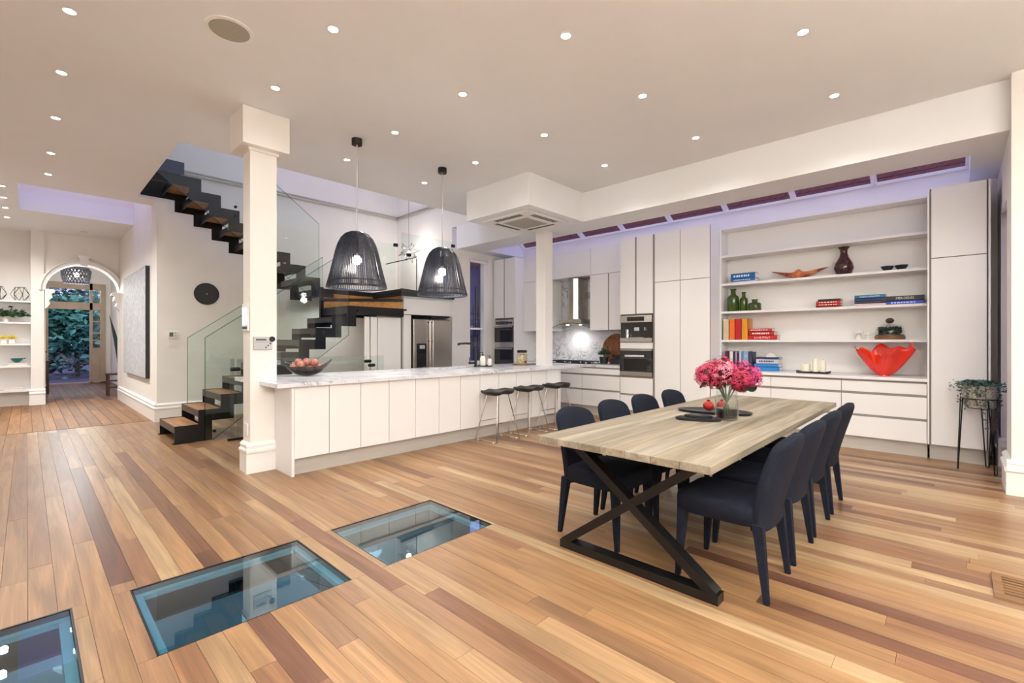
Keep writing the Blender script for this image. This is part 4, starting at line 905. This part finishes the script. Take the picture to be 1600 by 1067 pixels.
for k, (x, y, s_, lb) in enumerate(((5.30, 5.745, 1.0, 'tall white pump bottle on the black tray by the tap'), (5.40, 5.68, .72, 'short white pump bottle on the black tray by the tap'))):
    t = thing('soap_bottle', lb, 'bottle', (x, y, .955)); z = .953
    obj('bottle', G().lathe([(.045 * s_, 0), (.048 * s_, .01), (.048 * s_, .13 * s_), (.03 * s_, .16 * s_), (.015 * s_, .17 * s_)], (x, y, z), 18), 'cream_white', t, smooth=50)
    obj('pump', G().lathe([(.018 * s_, .165 * s_), (.018 * s_, .19 * s_), (.006, .19 * s_), (.006, .23 * s_)], (x, y, z), 10), 'black_matte', t); obj('nozzle', G().tube([(x, y, z + .23 * s_), (x - .05 * s_, y + .03 * s_, z + .225 * s_)], .007 * s_, 6), 'black_matte', t)
JX, JY = 6.28, 5.48
t = thing('storage_jar', 'glass jar of pale biscuits with a black lid on the island', 'jar', (JX, JY, .942))
JX, JY = 6.12, 5.60
t.location = (JX, JY, .942); ROOT[t.name] = (JX, JY, .942)
obj('glass', G().lathe([(.095, 0), (.1, .01), (.1, .17), (.08, .2)], (JX, JY, .962), 24), 'clear', t, smooth=50); obj('contents', G().lathe([(.088, .01), (.09, .16), (.05, .175)], (JX, JY, .962), 20), 'nuts', t, smooth=50)
obj('lid', G().lathe([(.085, .2), (.088, .205), (.088, .24), (.08, .245)], (JX, JY, .962), 24), 'black_matte', t, smooth=40)
obj('cork_tag', B(JX - .05, JX + .0, JY - .105, JY - .1, .98, 1.02), 'copper', t)
obj('jar_board', G().lathe([(.17, 0), (.172, .005), (.17, .018)], (JX, JY, .943), 32).box(JX + .16, JX + .26, JY - .10, JY - .06, .943, .961), 'plain_wood', None, smooth=40, label='round timber board with a short handle under the biscuit jar', cat='board')
# column gadgets
t = thing('alarm_keypad', 'silver alarm keypad on the front of the square column', 'keypad', (1.715, 5.27, 1.34))
obj('case', B(1.625, 1.805, 5.245, 5.269, 1.275, 1.41), 'grey_plastic', t, bevel=.006); obj('lcd', B(1.645, 1.745, 5.242, 5.246, 1.37, 1.388), 'lcd', t); obj('flap_line', B(1.628, 1.802, 5.243, 5.246, 1.352, 1.355), 'gap', t); obj('dial', G().lathe([(.03, 0), (.028, -.014)], (1.803, 5.25, 1.385), 18, axis='Y'), 'black_matte', t, smooth=40)
for k in range(3): obj('button', G().lathe([(.008, 0), (.007, -.006)], (1.785 - .022 * k, 5.246, 1.338 - .02 * k), 10, axis='Y'), 'black_matte', t)
t = thing('intercom_panel', 'white intercom panel with a lit blue screen on the square column', 'intercom', (1.59, 5.38, 1.5))
obj('case', B(1.578, 1.596, 5.29, 5.47, 1.47, 1.755), 'white_plastic', t, bevel=.005); obj('screen', B(1.575, 1.579, 5.305, 5.45, 1.53, 1.71), 'screen', t); obj('button_strip', B(1.575, 1.579, 5.305, 5.45, 1.49, 1.515), 'black_matte', t)
# back wall: clock, thermostat, switch, painting
t = thing('wall_clock', 'round black wall clock above the glass stair side', 'clock', (2.236, 9.72, 2.215))
obj('face', G().lathe([(.187, 0), (.187, -.03), (.18, -.036), (.001, -.034)], (2.236, 9.749, 2.215), 48, axis='Y'), 'black_matte', t, smooth=40); obj('rim', G().tube([(2.236 + .187 * math.cos(2 * PI * k / 48), 9.72, 2.215 + .187 * math.sin(2 * PI * k / 48)) for k in range(48)], .008, 6, True), 'black_steel', t, smooth=60); obj('hub', G().ball((2.236, 9.708, 2.215), .01, 8, 6), 'grey_plastic', t)
t = thing('thermostat', 'cream thermostat with a small dark display on the wall', 'thermostat', (1.74, 9.74, 1.47))
obj('case', B(1.68, 1.81, 9.725, 9.749, 1.42, 1.53), 'white_plastic', t, bevel=.005); obj('display', B(1.69, 1.745, 9.722, 9.726, 1.445, 1.515), 'lcd', t)
for z in (1.45, 1.50): obj('button', B(1.77, 1.785, 9.72, 9.726, z, z + .014), 'black_matte', t)
t = thing('light_switch', 'white double wall switch under the thermostat', 'switch', (1.74, 9.74, 1.32)); obj('plate', B(1.685, 1.80, 9.74, 9.749, 1.28, 1.36), 'white_plastic', t, bevel=.003)
for x in (1.725, 1.76): obj('rocker', B(x - .008, x + .008, 9.736, 9.741, 1.305, 1.335), 'white_plastic', t)
t = thing('wall_painting', 'large silver-grey abstract canvas on the hall wall', 'painting', (1.5, 11.7, 1.7))
obj('canvas', B(1.456, 1.46, 10.40, 13.05, .71, 2.70), 'artwork', t); obj('frame', B(1.46, 1.518, 10.39, 13.06, .70, 2.71), 'black_matte', t)
# hall things
t = thing('hall_pendant', 'black woven drum pendant beyond the hall arch', 'pendant lamp', (.92, 17, 3.2))
g = G(); prof = [(.26, 3.32), (.30, 3.26), (.29, 3.1), (.25, 2.92)]
for k in range(26):
    a = 2 * PI * k / 26
    for s_ in (-1, 1): g.tube([(.92 + r_ * math.cos(a + s_ * .9 * q / 3), 17 + r_ * math.sin(a + s_ * .9 * q / 3), z) for q, (r_, z) in enumerate(prof)], .012, 4)
for r_, z in prof: g.tube([(.92 + r_ * math.cos(2 * PI * k / 30), 17 + r_ * math.sin(2 * PI * k / 30), z) for k in range(30)], .012, 4, True)
obj('shade', g, 'wicker', t); obj('bulb', G().ball((.92, 17, 3.14), .06, 12, 8), 'bulb', t, smooth=80); obj('cord', G().tube([(.92, 17, 3.2), (.92, 17, ZC)], .008, 5), 'black_matte', t)
light('POINT', 'hall_glow', (.92, 17, 2.75), 50, WARM, shadow_soft_size=.08)
t = thing('plant_stool', 'low dark timber stool under the snake plant', 'stool', (1.62, 15.4, 0))
obj('top', B(1.37, 1.88, 15.2, 15.6, .52, .56), 'dark_timber', t)
for x in (1.39, 1.82):
    for y in (15.22, 15.54): obj('leg', B(x, x + .045, y, y + .045, 0, .52), 'dark_timber', t)
for z in (.2, .36): obj('rail', B(1.39, 1.86, 15.225, 15.25, z, z + .035), 'dark_timber', t)
t = thing('snake_plant', 'tall sword-leaved plant in a glass pot on the low stool', 'plant', (1.66, 15.4, .56))
obj('pot', G().lathe([(.08, 0), (.09, .16)], (1.66, 15.4, .56), 16, cap=False), 'clear', t)
for k, (lx, ly, h_) in enumerate(((-.22, 0, 1.45), (.05, .03, 1.1), (.13, -.02, .95), (-.08, .05, .8), (.02, -.06, .6))):
    def lf(u, v): return (1.66 + lx * v ** 1.5 + (u - .5) * .1 * math.sin(PI * min(1, .25 + .75 * v)) , 15.4 + ly * v + .02 * (u - .5) ** 2, .58 + h_ * v)
    obj('leaf', G().grid(lf, 4, 10), 'leaf_dark', t, smooth=60, solid=.006)
t = thing('hall_console', 'dark timber console against the wall beyond the arch', 'console', (.2, 17.5, 0))
obj('top', B(.06, .42, 16.9, 18.1, .82, .86), 'dark_timber', t); obj('drawer_front', B(.36, .38, 16.95, 18.05, .66, .82), 'dark_timber', t)
for yy in (16.93, 18.02):
    for xx in (.08, .36): obj('leg', B(xx, xx + .045, yy, yy + .045, 0, .82), 'dark_timber', t)
obj('shelf', B(.08, .40, 16.95, 18.05, .18, .21), 'dark_timber', t)
# hall bookcase and what is on it
t = thing('hall_bookcase', 'white built-in shelves beside the hall pier', 'bookcase', (-.6, 14.4, 0))
HS = (.33, .846, 1.313, 1.77, 2.225)
for z in HS: obj('shelf', B(-1.4, .062, 14.28, 14.6, z - .035, z), 'lacquer', t)
obj('plinth', B(-1.4, .062, 14.36, 14.4, 0, .295), 'kick', t); obj('back_panel', B(-1.4, .062, 14.58, 14.6, .33, 2.19), 'lacquer', t)
def wireball(c, s_, lb):
    t = thing('wire_ornament', lb, 'ornament', c); g = G(); n_ = 7
    R3 = [[(c[0] + r_ * s_ * math.cos(2 * PI * (k + o_) / n_), c[1] + r_ * s_ * math.sin(2 * PI * (k + o_) / n_), c[2] + z * s_) for k in range(n_)] for r_, z, o_ in ((.5, .01, 0), (1.0, .9, .5), (.55, 1.9, 0))]
    for k in range(n_):
        for A, Bq in ((R3[0][k], R3[0][(k + 1) % n_]), (R3[2][k], R3[2][(k + 1) % n_]), (R3[0][k], R3[1][k]), (R3[0][k], R3[1][k - 1]), (R3[1][k], R3[2][k]), (R3[1][k - 1], R3[2][k])): g.tube([A, Bq], .0035, 4)
    obj('wire_frame', g, 'iron', t)
wireball((-.09, 14.42, 2.226), .15, 'black wire ornament on top of the hall shelves, next to the pier'); wireball((-.42, 14.42, 2.226), .15, 'black wire ornament on top of the hall shelves, away from the pier')
t = thing('trailing_plant', 'leafy trailing plant on the hall shelves', 'potted plant', (-.3, 14.4, 1.77)); obj('pot', G().lathe([(.06, 0), (.07, .12)], (-.3, 14.4, 1.771), 12), 'cream_white', t, smooth=40)
obj('leaves', leaves(150, lambda r: (-.24 + r.gauss(0, .12), 14.33 + r.gauss(0, .05), 1.90 + abs(r.gauss(0, .06))), .055, 21), 'leaf', t)
for k, x in enumerate((-.33, -.21)):
    t = thing('flower_pot', ['cream pot of yellow flowers on the hall shelves, away from the pier', 'cream pot of yellow flowers on the hall shelves, nearer the pier'][k], 'potted plant', (x, 14.4, 1.313)); obj('pot', B(x - .045, x + .045, 14.36, 14.45, 1.314, 1.40), 'cream_white', t, bevel=.01); obj('blossom', leaves(70, lambda r: (x + r.gauss(0, .03), 14.4 + r.gauss(0, .03), 1.42 + abs(r.gauss(0, .025))), .025, 31 + k), 'yellow', t)

# ------------------------------------------------------------------ books
def book(label, x, yc, z, lx, ly, th, color, title=None, tcol=(240, 240, 240), upright=False, group=None, size=None, rz=0):
    """flat book: spine faces -X; upright: spine faces -X, thickness along Y"""
    t = thing('book', label, 'book', (x, yc, z), group); key = 'cover_%d_%d_%d' % color
    m = MATS.get(key) or mat(key, color, .4)
    if not upright:
        obj('cover', G().box(x, x + .006, yc - ly / 2, yc + ly / 2, z, z + th).box(x, x + lx, yc - ly / 2, yc + ly / 2, z, z + .004).box(x, x + lx, yc - ly / 2, yc + ly / 2, z + th - .004, z + th), key, t)
        obj('pages', B(x + .006, x + lx - .005, yc - ly / 2 + .005, yc + ly / 2 - .005, z + .004, z + th - .004), 'pages', t); hh = th * .62
    else:
        obj('cover', G().box(x, x + .006, yc - th / 2, yc + th / 2, z, z + ly).box(x, x + lx, yc - th / 2, yc - th / 2 + .004, z, z + ly).box(x, x + lx, yc + th / 2 - .004, yc + th / 2, z, z + ly), key, t)
        obj('pages', B(x + .006, x + lx - .005, yc - th / 2 + .004, yc + th / 2 - .004, z + .004, z + ly - .005), 'pages', t)
    if title:
        tk = 'ink_%d_%d_%d' % tcol; MATS.get(tk) or mat(tk, tcol, .5)
        if title == '-':                      # unreadable print: a row of small pale marks
            g = G(); q = yc + ly * .38; rr = random.Random(int(yc * 1000 + z * 100))
            while q > yc - ly * .3:
                w_ = rr.uniform(.012, .03); g.box(x - .0012, x, q - w_, q, z + th * .32, z + th * .66); q -= w_ + rr.uniform(.005, .014)
            obj('print_marks', g, tk, t)
        elif not upright:
            s_ = size or hh; tw = ly * .84; est = .62 * s_ * len(title)
            text('title', title, s_, (x - .0015, yc, z + th / 2), tk, t, sx=min(1.0, tw / est))
        else: text('title', title, size or th * .6, (x - .0015, yc, z + ly * .7), tk, t)
    return t
bx_ = 7.64
z = SH[2] + .001
book('thin white book at the bottom of the blue stack', bx_, 2.37, z, .2, .36, .025, (206, 210, 222)); book('blue book in the stack on the shelf with the maroon vase', bx_, 2.375, z + .026, .2, .35, .035, (20, 110, 190), '-', (230, 240, 250)); book('thick blue patterned book on top of the blue stack', bx_, 2.375, z + .062, .2, .35, .085, (28, 92, 150), '-', (210, 232, 245))
z = SH[1] + .001
book('dark red book at the bottom of the stack near the shelf middle', bx_, 1.27, z, .19, .29, .022, (150, 26, 26)); book('red cookbook in the stack near the shelf middle', bx_, 1.27, z + .023, .19, .285, .03, (200, 44, 36), '-', (250, 220, 210)); book('bright red book with white title near the shelf middle', bx_, 1.27, z + .054, .19, .28, .034, (206, 50, 38), '-', (250, 244, 240)); book('thin black and white book topping the red stack', bx_, 1.26, z + .089, .19, .26, .026, (60, 58, 58))
book('pink book at the bottom of the navy stack', bx_, .81, z, .2, .33, .03, (222, 190, 204)); book('slate book above the pink one', bx_, .81, z + .031, .2, .33, .03, (52, 56, 72)); book('navy book in the stack below the teal one', bx_, .81, z + .062, .2, .33, .036, (32, 52, 96)); book('teal blue book topping the navy stack', bx_, .815, z + .099, .2, .32, .042, (24, 112, 158), 'GLENN MURCUTT', (226, 240, 246))
book('bright blue book under the black motoring book', bx_, .46, z, .2, .36, .045, (30, 76, 190), '-', (190, 210, 250)); book('black motoring book next to the end post', bx_, .46, z + .046, .2, .37, .06, (34, 34, 36), 'MERCEDES', (214, 210, 200))
z = SH[0] + .001
for k, (c, w_, y, lb) in enumerate((((206, 192, 158), .09, 2.615, 'tall beige upright box file'), ((226, 108, 34), .085, 2.525, 'tall orange upright box file'), ((184, 22, 34), .095, 2.434, 'tall red upright box file'), ((216, 148, 36), .09, 2.34, 'tall mustard upright box file'))): book(lb, bx_ - .02, y, z, .24, .325, w_, c, upright=True)
book('red and white book at the bottom of the Italian stack', bx_, 2.10, z, .2, .40, .065, (196, 30, 36), 'LOVE ITALY', (250, 244, 240)); book('red cookbook in the middle of the Italian stack', bx_, 2.11, z + .066, .2, .34, .06, (190, 40, 40), '-', (250, 226, 220)); book('thin red book topping the Italian stack', bx_, 2.13, z + .127, .2, .32, .04, (204, 60, 54), '-', (250, 226, 220))
z = .926; ub = 7.64
for k, (c, w_, h_, lb) in enumerate((((150, 146, 160), .03, .28, 'grey'), ((120, 44, 84), .035, .285, 'plum'), ((30, 28, 32), .03, .285, 'black'), ((226, 224, 220), .055, .28, 'white'), ((60, 36, 50), .03, .28, 'aubergine'), ((150, 150, 186), .03, .27, 'lilac'), ((96, 44, 70), .03, .26, 'burgundy'), ((232, 232, 236), .025, .275, 'slim white'), ((100, 150, 206), .03, .28, 'sky blue'), ((142, 160, 186), .08, .285, 'thick grey-blue'), ((50, 56, 84), .05, .275, 'indigo'))):
    y = 2.665 - sum((.03, .035, .03, .055, .03, .03, .03, .025, .03, .08, .05)[:k]) - w_ / 2
    book('%s upright book on the sideboard behind the flowers' % lb, ub, y, z, .2, h_, w_ - .001, c, upright=True, title='7' if k == 9 else None)
book('bright blue book low in the sideboard stack behind the flowers', ub, 2.04, z, .2, .34, .055, (40, 134, 206)); book('mid blue book in the sideboard stack behind the flowers', ub, 2.045, z + .056, .2, .33, .045, (52, 128, 196)); book('white titled book in the sideboard stack behind the flowers', ub, 2.03, z + .102, .2, .30, .07, (190, 190, 204), '-', (60, 66, 100)); book('navy slim book topping the sideboard stack', ub, 2.03, z + .173, .2, .31, .026, (58, 62, 110))
obj('shell', G().lathe([(.07, 0), (.05, .04), (.01, .06)], (7.72, 2.0, 1.126), 14, sx=.7), 'cream_white', None, smooth=60, label='small white shell on top of the book stack', cat='shell')
book('white book lower in the hall stack under the teal bowl', -.28, 14.40, .847, .3, .2, .035, (228, 226, 220)); book('pale book upper in the hall stack under the teal bowl', -.27, 14.40, .883, .28, .2, .03, (214, 208, 204))
book('grey book at the bottom of the lowest hall shelf', -.34, 14.40, .331, .3, .2, .04, (196, 196, 192)); book('white book on the lowest hall shelf', -.33, 14.40, .372, .29, .2, .035, (226, 224, 220))
t = thing('teal_bowl', 'small teal ceramic bowl on the hall books', 'bowl', (-.14, 14.40, .914)); obj('dish', G().lathe([(.03, 0), (.08, .05), (.1, .09), (.09, .085), (.06, .03), (.001, .012)], (-.14, 14.40, .914), 20), 'teal_ceramic', t, smooth=60); obj('rim_handle', G().tube([(-.04, 14.40, 1.0), (-.01, 14.40, 1.01), (-.04, 14.41, .985)], .008, 5), 'teal_ceramic', t)

# ornaments on the shelves
def bottle(x, y, r_, h_, label):
    t = thing('glass_bottle', label, 'bottle', (x, y, SH[1])); z = SH[1] + .001
    obj('bottle', G().lathe([(r_ * .9, 0), (r_, .01), (r_, h_ * .58), (r_ * .9, h_ * .66), (r_ * .45, h_ * .74), (r_ * .4, h_ * .93)], (x, y, z), 20), 'olive_glass', t, smooth=60); obj('lip', G().lathe([(r_ * .42, h_ * .92), (r_ * .55, h_ * .94), (r_ * .55, h_ * .99), (r_ * .45, h_)], (x, y, z), 16), 'olive_glass', t, smooth=60)
bottle(7.72, 2.54, .085, .36, 'tallest green glass bottle of the three on the shelf'); bottle(7.74, 2.39, .06, .30, 'middle-sized green glass bottle on the shelf'); bottle(7.70, 2.22, .09, .175, 'squat green glass bottle on the shelf')
z = SH[2] + .001
def boat(u, v):
    a = 2 * PI * u; r_ = .05 + v * (.045 + .26 * abs(math.cos(a)) ** 5); return (7.74 + .55 * r_ * math.sin(a), 1.64 + r_ * math.cos(a), z + .01 + .10 * v ** 1.3 + .02 * math.cos(4 * a) * v)
t = thing('art_glass_bowl', 'winged amber art glass bowl on the shelf beside the maroon vase', 'bowl', (7.74, 1.64, z)); obj('dish', G().grid(boat, 64, 8, True), 'amber_glass', t, smooth=70, solid=.008); obj('foot', G().lathe([(.05, 0), (.055, .015)], (7.74, 1.64, z), 20), 'amber_glass', t, smooth=50)
t = thing('maroon_vase', 'dark maroon long-necked vase on the shelf', 'vase', (7.74, 1.105, z)); obj('body', G().lathe([(.06, 0), (.09, .02), (.115, .09), (.1, .16), (.055, .24), (.04, .30), (.045, .345), (.065, .375)], (7.74, 1.105, z), 28), 'maroon', t, smooth=60); obj('rim', G().tube([(7.74 + .064 * math.cos(2 * PI * k / 24), 1.105 + .064 * math.sin(2 * PI * k / 24), z + .376) for k in range(24)], .006, 5, True), 'maroon', t, smooth=60)
for k, y in enumerate((.64, .50)):
    t = thing('small_bowl', ['small black tea bowl on the shelf, nearer the maroon vase', 'small black tea bowl on the shelf, nearer the end post'][k], 'bowl', (7.73, y, z)); obj('dish', G().lathe([(.035, 0), (.04, .008), (.065, .05), (.068, .065), (.06, .06), (.035, .015), (.001, .012)], (7.73, y, z), 22), 'dark_ceramic', t, smooth=60); obj('foot', G().lathe([(.03, -.0005), (.035, .003)], (7.73, y, z), 16), 'dark_ceramic', t)
z = SH[0] + .001
for k, (x, y, s_) in enumerate(((7.72, .935, 1.0), (7.70, .835, .8))):
    t = thing('ceramic_mushroom', ['white ceramic mushroom ornament, the taller of two', 'white ceramic mushroom ornament, the shorter of two'][k], 'ornament', (x, y, z)); obj('stalk', G().lathe([(.04 * s_, 0), (.028 * s_, .05 * s_), (.022 * s_, .09 * s_)], (x, y, z), 14), 'cream_white', t, smooth=60); obj('cap', G().lathe([(.06 * s_, .085 * s_), (.055 * s_, .1 * s_), (.02 * s_, .125 * s_)], (x, y, z), 16), 'cream_white', t, smooth=60)
t = thing('terrarium', 'glass terrarium on a timber base with a round cork stopper', 'terrarium', (7.74, .615, z))
obj('timber_base', G().lathe([(.15, 0), (.155, .005), (.155, .05)], (7.74, .615, z), 32), 'plain_wood', t, smooth=40); obj('glass_dome', G().lathe([(.15, .05), (.155, .1), (.14, .15), (.09, .19), (.04, .2)], (7.74, .615, z), 28, cap=False), 'clear', t, smooth=60)
obj('foliage', leaves(420, lambda r: (lambda a, q, h: (7.74 + q * math.cos(a), .615 + q * math.sin(a), z + .07 + h))(r.random() * 6.28, .115 * r.random() ** .6, r.random() * .085), .03, 41), 'leaf_dark', t); obj('soil', G().lathe([(.145, .051), (.14, .065)], (7.74, .615, z), 24), 'dark_timber', t); obj('stopper', G().ball((7.74, .615, z + .245), .045, 16, 10, .8), 'dark_timber', t, smooth=80)
z = .926
def hank(u, v):
    a = 2 * PI * u; w_ = math.sin(6 * a) * .45 + math.sin(4 * a + .7) * .35
    r_ = .045 + v ** .85 * (.215 + .055 * w_ * v); h_ = .325 * v ** 1.25 + .028 * math.sin(5 * a + 1.2) * v ** 2 + .026 * math.sin(9 * a) * v ** 3 + .05 * max(0, math.cos(a + .9)) * v ** 3
    q_ = math.cos(a - PI + .25)
    if q_ > .96: h_ -= .075 * v ** 4 * min(1, (q_ - .96) / .02); r_ -= .05 * v ** 2 * min(1, (q_ - .96) / .02)
    return (7.52 + .62 * r_ * math.cos(a), .655 + 1.1 * r_ * math.sin(a), z + .006 + h_)
t = thing('handkerchief_bowl', 'large orange-red ruffled handkerchief bowl on the sideboard', 'bowl', (7.52, .655, z)); obj('dish', G().grid(hank, 110, 14, True), 'red_glass', t, smooth=70, solid=.007); obj('foot', G().lathe([(.05, 0), (.048, .012)], (7.52, .655, z), 20), 'red_glass', t)
t = thing('candle_tray', 'black rectangular tray under the candles', 'tray', (7.45, 1.41, z)); obj('tray', G().prism([(1.215, .96), (1.235, .927), (1.585, .927), (1.605, .96), (1.595, .96), (1.58, .938), (1.24, .938), (1.225, .96)], 'X', 7.38, 7.54), 'black_matte', t); obj('tray_end', G().box(7.375, 7.38, 1.225, 1.595, .927, .95).box(7.54, 7.545, 1.225, 1.595, .927, .95), 'black_matte', t)
for k, (x, y, r_, h_, lb) in enumerate(((7.46, 1.50, .058, .115, 'wide cream candle on the black tray'), (7.46, 1.385, .036, .19, 'tall white candle in the middle of the black tray'), (7.47, 1.30, .036, .17, 'frosted candle at the end of the black tray'))):
    t = thing('pillar_candle', lb, 'candle', (x, y, .94)); obj('wax', G().lathe([(r_, 0), (r_, h_), (r_ * .8, h_ - .004)], (x, y, .939), 20), 'candle', t, smooth=40); obj('wick', G().tube([(x, y, .939 + h_ - .006), (x, y, .939 + h_ + .01)], .002, 4), 'black_matte', t)

# ------------------------------------------------------------------ plant stand
PX, PY = 6.92, -.185
t = thing('plant_stand', 'black wire hairpin plant stand at the end of the cupboards', 'plant stand', (PX, PY, 0))
ring = [(PX + .14 * math.cos(2 * PI * k / 36), PY + .14 * math.sin(2 * PI * k / 36), .76) for k in range(36)]
obj('ring', G().tube(ring, .006, 6, True), 'black_steel', t, smooth=60); obj('lower_ring', G().tube([(PX + .09 * math.cos(2 * PI * k / 24), PY + .09 * math.sin(2 * PI * k / 24), .66) for k in range(24)], .004, 5, True), 'black_steel', t)
for a in (1.75, 3.85, 5.9):
    c, s_ = math.cos(a), math.sin(a); tx, ty = -s_, c; f0 = (PX + .23 * c, PY + .17 * s_)
    pts = [(PX + .14 * c + tx * .045, PY + .14 * s_ + ty * .045, .76), (f0[0] + tx * .012, f0[1] + ty * .012, .015), (f0[0], f0[1], .005), (f0[0] - tx * .012, f0[1] - ty * .012, .015), (PX + .14 * c - tx * .045, PY + .14 * s_ - ty * .045, .76)]
    obj('hairpin_leg', G().tube(pts, .006, 6), 'black_steel', t, smooth=60)
t = thing('hanging_plant', 'small-leaved trailing plant in a woven basket on the wire stand', 'potted plant', (PX, PY, .67))
obj('basket', G().lathe([(.115, .67), (.13, .70), (.135, .88), (.13, .90), (.12, .89)], (PX, PY, 0), 28), 'basket', t, smooth=50)
g = leaves(900, lambda r: (lambda a, q: (PX + q * math.cos(a), PY + q * math.sin(a), .90 + .05 * r.random() - max(0, q - .12) * .9 * r.random()))(r.random() * 6.28, min(.23, abs(r.gauss(.08, .08)))), .019, 51)
obj('leaves', g, 'leaf_pale', t)
for a, L_ in ((3.4, .42), (2.4, .24), (4.4, .2), (1.2, .18), (5.4, .22), (3.0, .16), (0.2, .2)):
    g = G(); rr = random.Random(int(a * 10)); pts = [(PX + (.14 + .02 * q / 6) * math.cos(a), PY + (.14 + .02 * q / 6) * math.sin(a), .90 - L_ * q / 6) for q in range(7)]
    for q in range(1, 7):
        for _ in range(4):
            c = Vector(pts[q]) + Vector((rr.gauss(0, .012), rr.gauss(0, .012), rr.gauss(0, .02))); d = Vector((rr.gauss(0, 1), rr.gauss(0, 1), rr.gauss(0, 1))).normalized() * .013; e = d.orthogonal() * .7; g.quad(c - d, c + e, c + d, c - e)
    s_ = obj('trailing_stem', G().tube(pts, .0018, 4), 'stem', t); obj('small_leaves', g, 'leaf_pale', s_)
# timber floor vent
t = thing('floor_vent', 'timber framed vent set in the floor beyond the chairs', 'floor vent', (3.73, -.22, 0))
obj('frame', G().box(3.55, 3.59, -.45, -.15, .0006, .012).box(3.87, 3.91, -.45, -.15, .0006, .012).box(3.59, 3.87, -.19, -.15, .0006, .012).box(3.59, 3.87, -.45, -.42, .0006, .012), 'plain_wood', t)
obj('duct', B(3.59, 3.87, -.42, -.19, .0005, .002), 'black_matte', t)
for k in range(7): obj('slat', B(3.595 + k * .04, 3.615 + k * .04, -.42, -.19, .002, .010), 'plain_wood', t)
